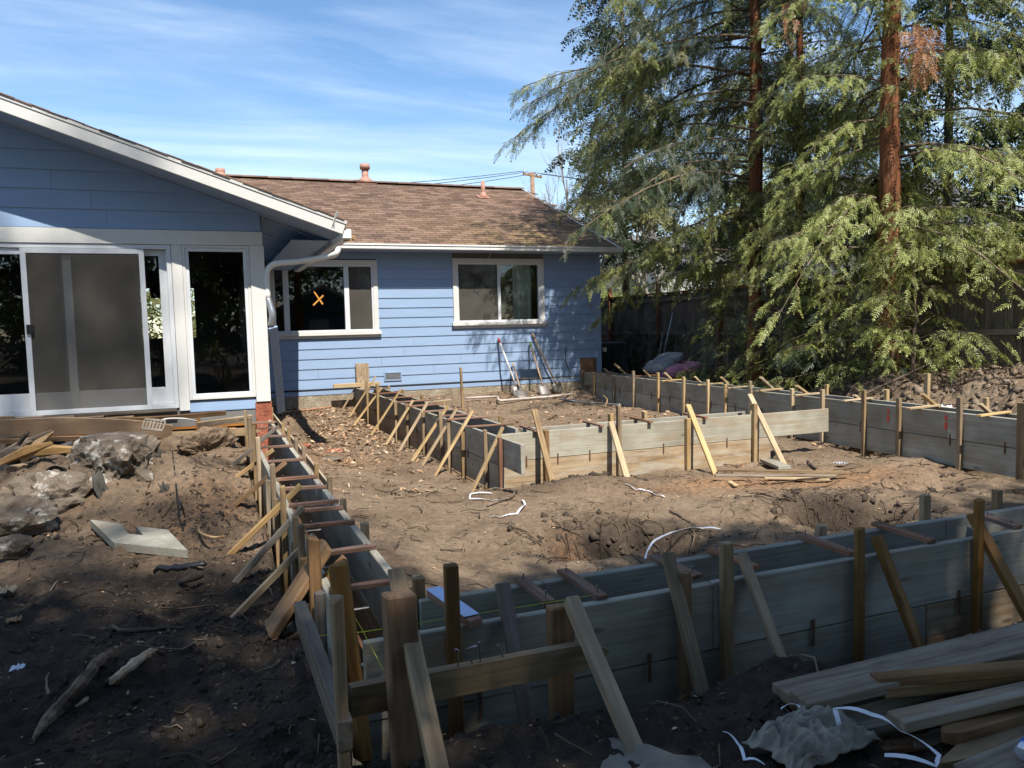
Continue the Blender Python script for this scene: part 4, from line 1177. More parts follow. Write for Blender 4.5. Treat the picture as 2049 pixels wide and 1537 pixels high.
# ------------------------------------------------------------------ trees
def spray_proto(K=9, droop=.16, wid=.055):
    v = []; f = []
    def blade(p, d, w, n=Vector((0, 0, 1))):
        s = d.cross(n).normalized() * w
        k = len(v); v.extend([p, p + d * .45 + s, p + d, p + d * .45 - s]); f.append((k, k + 1, k + 2, k + 3))
    for i in range(K):
        s = (i + .6) / K
        ln = .33 * (1 - .65 * s) * (.75 + .25 * math.sin(i * 2.1))
        for sg in (-1, 1):
            blade(Vector((s * .9, 0, -droop * s * s)), Vector((ln * .75, sg * ln, -droop * .55 * ln * 3)), wid * .5)
    blade(Vector((.78, 0, -droop * .6)), Vector((.25, 0, -droop * .6)), wid * .5)
    k = len(v); v.extend([Vector((0, -.012, 0)), Vector((0, .012, 0)), Vector((.85, .004, -droop * .72)), Vector((.85, -.004, -droop * .72))]); f.append((k, k + 1, k + 2, k + 3))
    return np.array([tuple(p) for p in v]), np.array(f)
SPV, SPF = spray_proto(7, .2, .062)
SPV3, SPF3 = spray_proto(3, .22, .17)
SPV2, SPF2 = spray_proto(5, .22, .10)
def sprays_mesh(name, items, proto=None):
    """items: (position, direction, normal, size)"""
    V, F = proto or (SPV, SPF)
    n = len(items)
    if not isinstance(items, np.ndarray):
        items = np.array([(*i[0], *i[1], *i[2], i[3]) for i in items])
    P, D, N, S = items[:, 0:3], items[:, 3:6], items[:, 6:9], items[:, 9]
    D = D / (np.linalg.norm(D, axis=1)[:, None] + 1e-9)
    Y = np.cross(N, D); Y /= np.linalg.norm(Y, axis=1)[:, None] + 1e-9
    Nn = np.cross(D, Y)
    A = np.stack([D, Y, Nn], 2) * S[:, None, None]
    vv = np.einsum('nij,kj->nki', A, V) + P[:, None, :]
    ff = F[None] + (np.arange(n) * len(V))[:, None, None]
    return mesh_np(name, vv.reshape(-1, 3), ff.reshape(-1, F.shape[1]))
def join_tubes(name, tubes, n=5):
    v = []; f = []
    for pts, r in tubes:
        a, b = tube_geo(pts, r, n, False); k = len(v)
        v += a; f += [tuple(k + i for i in q) for q in b]
    m = mesh_py(name, v, f, True)
    return m
def conifer(name, label, base, height, rad, trunk_r, z_lo, z_hi, nb, mats, group=None, seed=1, size=.34, fill=1.0, lean=(0, 0), proto=None, reach=None, up=.15, cut=None, bark_='bark_red', profile=None, droop=.38, fine_to=99, hang=.95, zpow=1.0):
    R = random.Random(seed)
    t = thing(name, base, label, 'tree', group)
    bx, by, bz = base
    def axis_(z): return Vector((bx + lean[0] * (z - bz), by + lean[1] * (z - bz), z))
    tp = []; tr = []
    nseg = 16
    for i in range(nseg + 1):
        z = bz - .3 + (height + .3) * i / nseg
        p = axis_(z) + Vector((R.uniform(-.02, .02), R.uniform(-.02, .02), 0)); tp.append(p)
        flare = 1 + .35 * math.exp(-(z - bz) / .35)
        tr.append(trunk_r * flare * (1 - .88 * max(0, (z - bz)) / height))
    v, f = tube_geo([p - Vector(base) for p in tp], tr, 16)
    # furrowed bark: push alternate strips in and out
    vv = []
    for i, q in enumerate(v):
        rr = 1 + .05 * math.sin(i % 16 * 2.7 + (i // 16) * .4); c_ = tp[i // 16] - Vector(base)
        vv.append(c_ + (q - c_) * rr)
    obj('trunk', mesh_py('trunk', vv, f, True), M[bark_], t, Matrix.Translation(Vector(base)))
    items = [[] for _ in mats]; coarse = [[] for _ in mats]; limbs = []
    G = np.random.default_rng(seed)
    for k in range(nb):
        z = z_lo + (z_hi - z_lo) * ((k + R.random()) / nb) ** zpow
        u = (z - z_lo) / max(.01, z_hi - z_lo)
        ang = R.uniform(0, 2 * math.pi)
        L = rad * ((1 - .75 * (z - bz) / height) if profile is None else profile(u)) * R.uniform(.65, 1.12)
        if reach: L *= reach(ang, z)
        if L < .25: continue
        o = axis_(z); dh = Vector((math.cos(ang), math.sin(ang), 0)); side = Vector((-dh.y, dh.x, 0))
        upk = up + R.uniform(-.2, .3); dk = droop * R.uniform(.6, 1.6)
        def bp(s): return o + dh * (L * s) + Vector((0, 0, L * (upk * s - dk * s * s))) + side * (L * .08 * math.sin(s * 3 + k))
        ps = [bp(s / 6) for s in range(7)]
        r0 = max(.007, trunk_r * .15 * (L / rad) + .004)
        limbs.append((ps, [r0 * (1 - .8 * i / 6) for i in range(7)]))
        mi = min(len(mats) - 1, int(R.random() ** 1.3 * len(mats)))
        far = z > fine_to
        den = fill * (.5 if far else 1.0)
        ns = max(4, int(L * 7.5 * den))
        for j in range(ns):
            s = .16 + .84 * (j + R.random()) / ns
            p = bp(s); sg = 1 if (j % 2) else -1
            tl = (.26 + .5 * (1 - s)) * min(1, L / 2.2) * R.uniform(.6, 1.25) + .12
            d2 = (dh * R.uniform(.35, .8) + side * sg * R.uniform(.5, 1) + Vector((0, 0, R.uniform(-.35, .12)))).normalized()
            if s > .9: d2 = (dh + Vector((0, 0, -.4))).normalized()
            q1 = p + d2 * tl * .5 + Vector((0, 0, -.05 * tl)); q2 = p + d2 * tl * R.uniform(.7, 1) + Vector((0, 0, -R.uniform(.2, .9) * tl))
            if tl > .3 and not far and R.random() < .7: limbs.append(([p, q1, q2], [.006, .004, .0015]))
            m_ = max(3, int(tl * 14 * den))
            w = (np.arange(m_) + .5)[:, None] / m_
            P0, P1, P2 = np.array(p), np.array(q1), np.array(q2)
            pp = np.where(w < .5, P0 + (P1 - P0) * w * 2, P1 + (P2 - P1) * (w * 2 - 1))
            sgn = np.where(np.arange(m_) % 2, 1, -1)[:, None]
            D2 = np.array(d2)
            dd = D2 * G.uniform(.4, .9, (m_, 1)) + np.array([-d2.y, d2.x, 0]) * sgn * G.uniform(.3, .9, (m_, 1)) + np.array([0, 0, -1.0]) * G.uniform(.15, hang, (m_, 1))
            nn = G.normal(0, .55, (m_, 3)) + np.array([0, -.35, .8])
            sz = size * G.uniform(.6, 1.2, (m_, 1)) * (1.7 if far else 1.0)
            mj = mi if R.random() < .8 else R.randrange(len(mats))
            (coarse if far else items)[mj].append(np.concatenate([pp, dd, nn, sz], 1))
    obj('limbs', join_tubes('limbs', limbs, 5), M['branch'], t)
    for lst, pr in ((items, proto), (coarse, (SPV2, SPF2))):
        for mt, it in zip(mats, lst):
            if not it: continue
            arr = np.concatenate(it)
            if cut: arr = arr[~cut(arr[:, 0], arr[:, 1], arr[:, 2])]
            obj('crown', sprays_mesh('crown', arr, pr), M[mt], t)
    return t
def at_x(px, py, x): return PX(px, py, x)
t1 = PX(1512, 650, 9.25); t3 = PX(1772, 640, 9.35); t2 = PX(1600, 560, 9.95)
for t_ in (t1, t2, t3): t_.z = hz(t_.x, t_.y)
def keep_yard(x, y, z):        # boughs were trimmed off the plot and the wall
    return ((y > 14.3) & (x < 8.6) & (z < 2.0)) | (z < H(x, y, False) + .08)
RG = 'redwoods along the fence'
def open_front(a, t_, z):       # the side towards the plot has lost its lower boughs
    d = (a - math.atan2(-t_.y, -t_.x) + math.pi) % (2 * math.pi) - math.pi
    return .2 if abs(d) < .7 and z < 8.5 else 1.0
conifer('redwood_tree', 'tall redwood with straight red trunk whose left boughs overhang the house roof', t1, 15, 3.3, .155, t1.z + 2.2, 14.5, 190, ['needle', 'needle_olive', 'needle_dark'], RG, 3, .25, 1.15, reach=lambda a, z: open_front(a, t1, z) * ((1.35 if z < 5 else 1.85) if math.cos(a) < -.2 else .8), cut=keep_yard, fine_to=9.3, hang=1.8, zpow=1.1)
conifer('redwood_tree', 'slim redwood with the thinnest red trunk, between the other two', t2, 14, 2.4, .09, t2.z + 2.6, 13.5, 92, ['needle', 'needle_dark', 'needle_light'], RG, 5, .28, .9, cut=keep_yard, fine_to=8.2, hang=1.1, reach=lambda a, z: open_front(a, t2, z))
conifer('redwood_tree', 'rightmost redwood with bright pale-green drooping boughs near the fence', t3, 15, 3.3, .17, t3.z + 1.7, 14.5, 150, ['needle_light', 'needle_light', 'needle'], RG, 9, .23, 1.15, lean=(.012, .0), cut=keep_yard, droop=.6, hang=1.5, reach=lambda a, z: open_front(a, t3, z) * (.75 if math.cos(a) < -.4 else 1.05), fine_to=7.5, zpow=1.2)
# young growth round the trunks
for k, (px, py, lab, hh, rr, mt) in enumerate([(1455, 735, 'low redwood sapling with thin bare stem left of the first red trunk', 2.2, 1.1, ['needle', 'needle_dark']), (1560, 740, 'dark bushy redwood growth at the foot of the first red trunk', 2.0, 1.2, ['needle_dark', 'needle']), (1700, 735, 'low spreading redwood growth in front of the fence, between the trunks', 1.9, 1.3, ['needle', 'needle_dark']), (1830, 725, 'bright low redwood growth right of the third red trunk', 2.4, 1.2, ['needle_light', 'needle'])]):
    p = PX(px, py, 9.1 if k < 3 else 9.2); p = Vector((p.x, min(p.y, 13.5), 0)); p.z = hz(p.x, p.y)
    conifer('redwood_sapling', lab, p, hh, rr, .028, p.z + .15, p.z + hh, 40, mt, 'young redwood growth', 21 + k, .24, 1.0, cut=lambda x, y, z: z < H(x, y, False) + .03, bark_='branch', profile=lambda u: 1 - .6 * u, up=.3, droop=.45)
# dead brown sprays caught in the boughs
def dead(label, px, py, x, n, rr):
    c = PX(px, py, x); R = random.Random(px)
    it = []
    for i in range(n):
        p = c + Vector((R.uniform(-rr, rr), R.uniform(-rr, rr), R.uniform(-rr * 2.4, rr * .6)))
        it.append((p, Vector((R.uniform(-.3, .3), R.uniform(-.3, .3), -1)), Vector((R.uniform(-1, 1), R.uniform(-1, 1), .2)), R.uniform(.16, .3)))
    obj('dead_spray', sprays_mesh('dead_spray', it), M['needle_dead'], None, None, label, 'dead foliage', 'dead foliage hanging in the redwoods')
dead('orange dead redwood spray hanging at the top of the picture', 1580, 18, 8.5, 14, .18)
dead('thick brown clump of dead foliage beside the upper right trunk', 1840, 70, 9.1, 110, .2)

# ------------------------------------------------------------------ fence, boards one by one
FX = 10.4
FN = thing('fence', (FX, 12, .3), 'dark weathered board fence behind the redwoods with red-brown posts', 'fence')
fz = lambda y: .34 + .012 * y
y = 4.2
while y < 24:
    w = .142
    top = 2.33 + random.uniform(-.006, .006)
    zb = .1
    board('fence_board', (FX + random.uniform(-.004, .004), y + w / 2, zb), (FX + random.uniform(-.004, .004), y + w / 2, top), w - .006, .018, M['fence'], FN, up=(0, 1, 0), b=.002, rough=.0015)
    y += w
for y in np.arange(4.3, 24, 2.42):
    board('post', (FX - .06, y, -.1), (FX - .06, y, 2.62 if int(y * 10) % 3 else 2.75), .09, .09, M['fence_post'], FN, up=(0, 1, 0), b=.006)
for zz in (.5, 1.4, 2.2):
    board('rail', (FX - .035, 4.2, zz), (FX - .035, 24, zz), .085, .038, M['fence'], FN)
board('cap', (FX - .01, 4.2, 2.355), (FX - .01, 24, 2.355), .038, .14, M['fence_post'], FN)
FB = thing('fence', (9, 24.2, .3), 'far stretch of dark fence behind the air-conditioning unit', 'fence')
x = 8.0
while x < FX:
    board('fence_board', (x + .07, 24.1, .1), (x + .07, 24.1, 2.3), .136, .018, M['fence'], FB, up=(1, 0, 0), b=.002); x += .142
for zz in (.5, 2.2): board('rail', (8, 24.06, zz), (FX, 24.06, zz), .085, .038, M['fence'], FB)

# ------------------------------------------------------------------ beyond the fence
BK = 'dark conifers beyond the fence'
for k, (x, y, h, r, mt, lab) in enumerate([(12.6, 15.5, 11, 2.3, ['needle_dark', 'needle'], 'dark conifer filling the gap between the first and second red trunks'), (13.4, 11.0, 12, 2.5, ['needle_dark'], 'dark conifer behind the fence, between second and third red trunks'), (12.8, 8.0, 12, 2.4, ['needle_dark', 'needle'], 'dark conifer behind the rightmost redwood, at the right edge'), (11.3, 19.6, 13.2, 3.0, ['needle_dark', 'needle_dark', 'needle_olive'], 'dark conifer beyond the fence, above the air-conditioning unit'), (13.0, 5.2, 12, 2.4, ['needle_dark', 'needle_light'], 'conifer behind the fence in the lower right corner of the trees')]):
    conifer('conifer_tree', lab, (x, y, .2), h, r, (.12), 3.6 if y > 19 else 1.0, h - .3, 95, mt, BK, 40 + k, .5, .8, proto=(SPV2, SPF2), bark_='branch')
def bare_tree(name, label, base, h, r, seed, mat='bark_grey', spread=.5, depth=4, nb=3, lean=(0, 0), group=None, start=.35):
    R = random.Random(seed); tubes = []
    t = thing(name, base, label, 'tree', group)
    def grow(p, d, L, rr, lev):
        pts = [p]; q = p.copy(); dd = d.copy()
        for i in range(4):
            dd = (dd + Vector((R.uniform(-.16, .16), R.uniform(-.16, .16), R.uniform(-.02, .12)))).normalized()
            q = q + dd * L / 4; pts.append(q.copy())
        tubes.append((pts, [rr * (1 - .45 * i / 4) for i in range(5)], lev))
        if lev < depth:
            for j in range(nb + (1 if lev else 2)):
                s = R.uniform(start, 1.0); k = min(3, int(s * 4)); pp = pts[k].lerp(pts[k + 1], s * 4 - k)
                nd = (dd + Vector((R.uniform(-1, 1), R.uniform(-1, 1), R.uniform(-.1, .8))) * spread * 1.3).normalized()
                grow(pp, nd, L * R.uniform(.5, .72), rr * .5, lev + 1)
    grow(Vector((0, 0, -.2)), Vector((lean[0], lean[1], 1)).normalized(), h * .5, r, 0)
    trunk = [q[:2] for q in tubes if q[2] == 0]; rest = [q[:2] for q in tubes if q[2] > 0]
    obj('trunk', join_tubes('trunk', trunk, 10), M[mat], t, Matrix.Translation(Vector(base)))
    obj('crown', join_tubes('crown', rest, 4), M[mat], t, Matrix.Translation(Vector(base)))
    return t
p = PY(1282, 560, 27); bare_tree('bare_tree', 'thick pale grey bare trunk seen over the fence beside the house corner', (p.x, 27, .3), 7.4, .42, 5, spread=.75, depth=4)
p = PY(1150, 400, 36); bare_tree('bare_tree', 'slender leafless tree against the sky above the right end of the roof', (p.x, 36, .3), 12.3, .13, 8, 'bark_grey', .5, 5, 2, (-.14, 0), start=.25)
p = PY(1180, 400, 40); bare_tree('bare_tree', 'faint twiggy bare tree just right of the utility pole', (p.x, 40, .3), 11, .13, 18, 'bark_grey', .6, 4, 3, (-.05, 0))
def leafy(name, label, base, rx, rz, n, mat, seed, size=.16, cat='bush', group=None):
    R = np.random.default_rng(seed)
    t = thing(name, base, label, cat, group)
    d = R.normal(size=(n, 3)); d /= np.linalg.norm(d, axis=1)[:, None]
    rad = R.random(n) ** .4
    lump = .7 + .5 * np.abs(np.sin(d[:, 0] * 4 + seed) * np.cos(d[:, 1] * 5) + .4 * np.sin(d[:, 2] * 6))
    P = d * (rad * lump)[:, None] * np.array([rx, rx, rz]) + np.array([0, 0, rz * .95]) + np.array(base)
    P = P[P[:, 2] > base[2] + .05]
    it = [(p, R.normal(size=3) + np.array([0, 0, .3]), R.normal(size=3) + np.array([0, -.3, 1.]), size * R.uniform(.6, 1.3)) for p in P]
    obj('leaves', sprays_mesh('leaves', it, (SPV2, SPF2)), M[mat], t)
    st = []
    for k in range(7):
        a = k * .9; b_ = Vector(base); st.append(([b_ - Vector((0, 0, .1)), b_ + Vector((math.cos(a) * rx * .3, math.sin(a) * rx * .3, rz * .7)), b_ + Vector((math.cos(a) * rx * .6, math.sin(a) * rx * .6, rz * 1.4))], [.03, .02, .008]))
    obj('stems', join_tubes('stems', st), M['branch'], t)
    return t
p = PY(1225, 570, 27); leafy('lime_bush', 'bright lime-green bush over the fence right of the house corner', (p.x, 27, .2), 1.7, 1.55, 900, 'bush', 3, .34)
p = PY(1345, 570, 29); leafy('lime_bush', 'yellow-green shrub over the fence, left of the first red trunk', (p.x, 29, .2), 2.2, 1.6, 700, 'bush', 4, .36)
p = PY(1310, 660, 16.3); leafy('dark_shrub', 'dark leafy shrub in the shade between the fence and the air-conditioning unit', (9.75, 16.6, hz(9.7, 16.3)), .55, .75, 500, 'shrub', 6, .16)
p = PY(1180, 470, 33); leafy('hedge_tree', 'olive-brown foliage right behind the lower end of the roof', (p.x + .3, 33, .2), 2.6, 2.6, 1100, 'needle_olive', 7, .4, 'tree')
# far belt of woodland that closes the view low over the fence
R_ = np.random.default_rng(5); it = []
for i in range(3000):
    a = R_.uniform(-.2, 1.25); d = R_.uniform(46, 60)
    x, y = math.sin(a) * d, math.cos(a) * d
    top = 3.2 + 2.6 * fbm(np.array([a * 9]), np.array([2.2]), 3, 8)[0]
    z = R_.uniform(0, 1) ** .7 * top
    it.append(((x, y, z), R_.normal(size=3), R_.normal(size=3) + np.array([0, 0, 1]), R_.uniform(1.1, 2.0)))
obj('far_woodland', sprays_mesh('far_woodland', it, (SPV2, SPF2)), M['needle_olive'], None, None, 'low olive belt of distant trees behind the fence', 'woodland', kind='stuff')
# utility pole
up_ = PY(1066, 390, 46)
UP = thing('utility_pole', (up_.x, 46, 0), 'brown wooden utility pole with crossarm above the roof end', 'utility pole')
zt = PY(1066, 345, 46).z
tube('pole', [(up_.x, 46, -.5), (up_.x, 46, zt)], [.17, .13], M['polewood'], UP, 10)
ca = PY(1047, 348, 45.8); cb = PY(1084, 355, 46.2)
board('crossarm', ca, cb, .12, .1, M['polewood'], UP)
for f_ in (.06, .3, .72, .95):
    q = ca.lerp(cb, f_); tube('insulator', [q + Vector((0, 0, .06)), q + Vector((0, 0, .12)), q + Vector((0, 0, .22))], [.03, .06, .04], M['metal'], UP, 6)
for f_, ex, ez in ((.06, -26, 1.0), (.3, -26, .4), (.72, -26, -.3)):
    q = ca.lerp(cb, f_) + Vector((0, 0, .2)); tube('power_line', [q.lerp(q + Vector((ex, 16, ez)), s) + Vector((0, 0, -3.0 * s * (1 - s))) for s in np.linspace(0, 1, 12)], .02, M['wire'], UP, 4)
for f_ in (.5, .95):
    q = ca.lerp(cb, f_) + Vector((0, 0, .2)); tube('power_line', [q.lerp(q + Vector((30, -8, -1.5)), s) + Vector((0, 0, -3 * s * (1 - s))) for s in np.linspace(0, 1, 12)], .02, M['wire'], UP, 4)
# neighbours' houses beyond the fence
def nhouse(label, x0, x1, y0, y1, h, ridge, wall, name='neighbour_house', along='x'):
    t = thing(name, ((x0 + x1) / 2, (y0 + y1) / 2, 0), label, 'house')
    z = .1
    while z < h:
        for sy in ((y0, -1),):
            box('siding_board', x0, x1, y0 - .02, y0 + .02, z, min(h, z + .2) - .012, M[wall], t)
        z += .2
    box('wall', x0, x1, y0 + .021, y1, 0, h, M[wall], t)
    if along == 'x':
        v = [(x0 - .4, y0 - .4, h), (x1 + .4, y0 - .4, h), (x1 + .4, y1 + .4, h), (x0 - .4, y1 + .4, h), (x0 - .4, (y0 + y1) / 2, ridge), (x1 + .4, (y0 + y1) / 2, ridge)]
        f = [(0, 1, 5, 4), (2, 3, 4, 5), (0, 4, 3), (1, 2, 5), (0, 3, 2, 1)]
    else:
        v = [(x0 - .4, y0 - .4, h), (x1 + .4, y0 - .4, h), (x1 + .4, y1 + .4, h), (x0 - .4, y1 + .4, h), ((x0 + x1) / 2, y0 - .4, ridge), ((x0 + x1) / 2, y1 + .4, ridge)]
        f = [(0, 4, 5, 3), (1, 2, 5, 4), (0, 1, 4), (2, 3, 5), (0, 3, 2, 1)]
    obj('roof', fix_normals(mesh_py('roof', v, f)), M['roof_grey'], t)
    return t
n1 = PY(1345, 560, 31); nhouse('white-sided neighbouring house glimpsed over the fence left of the first trunk', n1.x - .6, n1.x + 5, 31, 37, 4.2, 6.0, 'neighbour_white')
n2 = PX(1690, 350, 21); nhouse('tall pale neighbouring house glimpsed between the second and third trunks', n2.x - 1, n2.x + 6, n2.y - 2, n2.y + 5, 5.2, 7.0, 'neighbour_white')
# behind the camera: what the panes mirror and what shades the foreground
gh = nhouse('dark blue gabled outbuilding mirrored in the window with the orange cross', 3.2, 7.2, -12, -7, 2.5, 3.7, 'neighbour_blue', 'outbuilding', 'y')
for s in (-1, 1):
    board('rake_board', (5.2 + s * 2.45, -6.58, 2.48), (5.2, -6.58, 3.74), .16, .04, M['white'], gh)
box('door', 4.6, 5.5, -6.985, -6.95, .2, 2.2, M['white'], gh)
SH = 'shade trees behind the viewer, mirrored in the door glass'
for k, (x, y, zl, h, r, lab) in enumerate([(-3.6, -6.0, 1.6, 15.0, 2.3, 'leftmost shade conifer mirrored in the door glass'), (-1.0, -5.2, 1.6, 14.6, 2.2, 'second shade conifer mirrored beside the screen door'), (1.5, -5.6, 1.6, 15.0, 2.3, 'middle shade conifer mirrored in the fixed pane'), (4.0, -5.4, 5.0, 14.8, 2.3, 'fourth shade conifer mirrored in the back window'), (6.6, -6.2, 5.0, 15.4, 2.3, 'rightmost shade conifer mirrored in the right-hand window')]):
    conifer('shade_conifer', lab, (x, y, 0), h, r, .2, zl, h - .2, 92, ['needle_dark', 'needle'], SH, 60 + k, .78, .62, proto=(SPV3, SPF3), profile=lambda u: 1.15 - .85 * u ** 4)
for k, (x, y, h, lab) in enumerate([(-3.9, -8.0, 31.5, 'tallest thin-topped shade conifer mirrored at the left of the door glass'), (-.9, -8.4, 30.0, 'second tallest thin shade conifer mirrored behind the screen door')]):
    conifer('shade_conifer', lab, (x, y, 0), h, 2.7, .3, 20, h - .2, 30, ['needle_dark', 'needle'], SH, 71 + k, .6, .42, proto=(SPV2, SPF2), profile=lambda u: 1.0 - .45 * u)
R_ = np.random.default_rng(15); it = []
for i in range(2600):
    x = R_.uniform(-22, 16); y = R_.uniform(-17, -14); z = R_.uniform(0, 1) * (4.5 + 2.5 * fbm(np.array([x * .5]), np.array([1.2]), 3, 8)[0])
    it.append(((x, y, z), R_.normal(size=3), R_.normal(size=3) + np.array([0, 0, 1]), R_.uniform(.8, 1.5)))
obj('hedge_belt', sprays_mesh('hedge_belt', it, (SPV2, SPF2)), M['needle_dark'], None, None, 'dense dark hedge mirrored in the glass of the sliding door', 'hedge', kind='stuff')

# ------------------------------------------------------------------ loose timber and tools
def lay(name, a, b, w, t_, mat, label, cat='plank', group=None, lift=0.0, up=(0, 0, 1), tip=0, **k):
    a = Vector(a); b = Vector(b)
    d = (b - a).normalized(); s = d.cross(Vector((0, 0, 1))).normalized()
    if tip: return pointed(name, a, b, w, t_, M[mat], None, tip, s, label=label, cat=cat, group=group)
    return board(name, a, b, w, t_, M[mat], None, up=s, b=.004, rough=.003, label=label, cat=cat, group=group)
PILE = 'loose lumber heaped in the lower right corner'
def Lz(px, py, z): return PZ(px, py, z)
lay('plank', Lz(1562, 1388, .40), Lz(2110, 1252, .47), .105, .038, 'old', 'weathered plank along the back edge of the lumber heap, nearest the form', group=PILE)
lay('plank', Lz(1598, 1405, .425), Lz(2110, 1282, .49), .09, .038, 'old', 'pale smeared plank on top of the lumber heap, beside the back plank', group=PILE)
lay('plank', Lz(1575, 1402, .36), Lz(1900, 1330, .41), .10, .036, 'stake', 'short end of yellowish board poking out at the left of the lumber heap', group=PILE)
lay('plank', Lz(1612, 1440, .36), Lz(2000, 1335, .40), .10, .05, 'old', 'grey-brown board under the pale smeared plank', group=PILE)
lay('plank', Lz(1600, 1462, .315), Lz(1880, 1382, .35), .085, .045, 'brown', 'brown board in the middle of the heap, above the crumpled fabric', group=PILE)
lay('plank', Lz(1690, 1480, .30), Lz(2110, 1345, .36), .09, .045, 'old', 'long grey board running from the fabric to the right edge', group=PILE)
lay('stake_board', Lz(2110, 1330, .475), Lz(1750, 1362, .455), .06, .03, 'brown', 'thin dark stake lying across the top of the heap, upper of two', 'stake', PILE)
lay('stake_board', Lz(2110, 1345, .43), Lz(1762, 1378, .43), .07, .04, 'stake', 'yellow-edged stake on the heap, lower of the two crossing stakes', 'stake', PILE)
lay('stake_board', Lz(2100, 1412, .36), Lz(1886, 1475, .36), .075, .045, 'brown', 'blunt brown stake left of the can', 'stake', PILE, tip=.04)
lay('stake_board', Lz(2110, 1450, .33), Lz(1880, 1535, .33), .07, .04, 'stake', 'sharpened pale stake just above the can', 'stake', PILE, tip=.12)
lay('stake_board', Lz(2110, 1393, .335), Lz(1955, 1428, .335), .055, .03, 'new', 'light pointed stake tip at the right edge of the heap', 'stake', PILE, tip=.1)
lay('plank', Lz(1750, 1492, .29), Lz(1960, 1470, .30), .09, .02, 'brown', 'flat brown offcut on the soil below the lumber heap', group=PILE)
lay('plank', Lz(1935, 1560, .34), Lz(2110, 1490, .36), .10, .045, 'old', 'grey board end in the bottom right corner', group=PILE)
lay('plank', Lz(1650, 1470, .33), Lz(2110, 1372, .38), .07, .035, 'old', 'narrow grey board between the brown board and the long grey one', group=PILE)
lay('plank', Lz(1790, 1445, .39), Lz(2110, 1372, .43), .08, .035, 'form_tan', 'tan board lying over the middle of the heap, under the crossing stakes', group=PILE)
lay('stake_board', Lz(2110, 1425, .31), Lz(1830, 1490, .31), .06, .03, 'old', 'grey pointed stake under the blunt brown one', 'stake', PILE, tip=.1)
lay('stake_board', Lz(2110, 1515, .33), Lz(1900, 1575, .33), .06, .035, 'brown', 'dark pointed stake below the can in the corner', 'stake', PILE, tip=.1)
c = Lz(2062, 1492, .40)
CN = thing('drink_can', c, 'silver and blue can lying at the right edge on the boards', 'can')
dx = Vector((.94, .3, .12)).normalized()
tube('body', [c - dx * .055, c - dx * .05, c + dx * .06, c + dx * .065], [.02, .026, .026, .021], M['can'], CN, 16)
tube('printed_band', [c - dx * .03, c - dx * .0], [.0264, .0264], M['canblue'], CN, 16)
# strapping
def ribbon(label, pts, w=.014, mat='strap', name='strapping_band', cat='strap', z=None, lift=.012):
    P = []
    for q in pts:
        if len(q) == 3: P.append(Lz(*q))
        else:
            p = Lz(q[0], q[1], .05)
            for _ in range(4): p = Lz(q[0], q[1], hz(p.x, p.y) + lift)
            P.append(p)
    Q = []
    for i in range(len(P) - 1):
        for j in range(5): Q.append(P[i].lerp(P[i + 1], j / 5) + Vector((0, 0, .01 * math.sin(j / 5 * math.pi))))
    Q.append(P[-1])
    v = []; f = []
    for i, p in enumerate(Q):
        d = (Q[min(i + 1, len(Q) - 1)] - Q[max(0, i - 1)]).normalized()
        s = d.cross(Vector((0, 0, 1))).normalized(); n_ = s.cross(d)
        tw = .5 * math.sin(i * .5); s = (s * math.cos(tw) + n_ * math.sin(tw)) * w / 2; n_ = s.cross(d).normalized() * .0008
        v += [p - s - n_, p + s - n_, p + s + n_, p - s + n_]
    for i in range(len(Q) - 1):
        for j in range(4): f.append((4 * i + j, 4 * i + (j + 1) % 4, 4 * i + 4 + (j + 1) % 4, 4 * i + 4 + j))
    f += [(3, 2, 1, 0), tuple(4 * (len(Q) - 1) + j for j in range(4))]
    obj(name, mesh_py(name, v, f), M[mat], None, None, label, cat, 'white strapping bands on the plot')
ribbon('short kinked white strap at the left end of the lumber heap', [(1563, 1418, .40), (1597, 1411, .42), (1630, 1456, .39), (1612, 1470, .38)])
ribbon('long kinked white strap looping over the lumber heap', [(1680, 1455, .40), (1668, 1418, .44), (1745, 1430, .44), (1800, 1462, .41), (1880, 1512, .36), (1874, 1533, .34), (1770, 1511, .33)])
ribbon('thin white strap on the soil left of the crumpled fabric', [(1448, 1464), (1478, 1490), (1490, 1520), (1530, 1530)], .01)
ribbon('white strap bent in a hook on the ground by the pit', [(1291, 1118), (1297, 1100), (1312, 1080), (1370, 1058), (1405, 1057), (1442, 1059)], .016)
ribbon('white strap in a loose loop beside the middle form corner', [(985, 987), (942, 988), (940, 998), (985, 1002), (1012, 1000), (1025, 994)], .016)
ribbon('white strap lying in front of the looped strap', [(980, 1034), (1002, 1035), (1034, 1028), (1051, 1010), (1045, 1000)], .017)
ribbon('white strap on sunlit soil in front of the middle form', [(1252, 968), (1272, 980), (1290, 981), (1312, 990), (1330, 994)], .014)
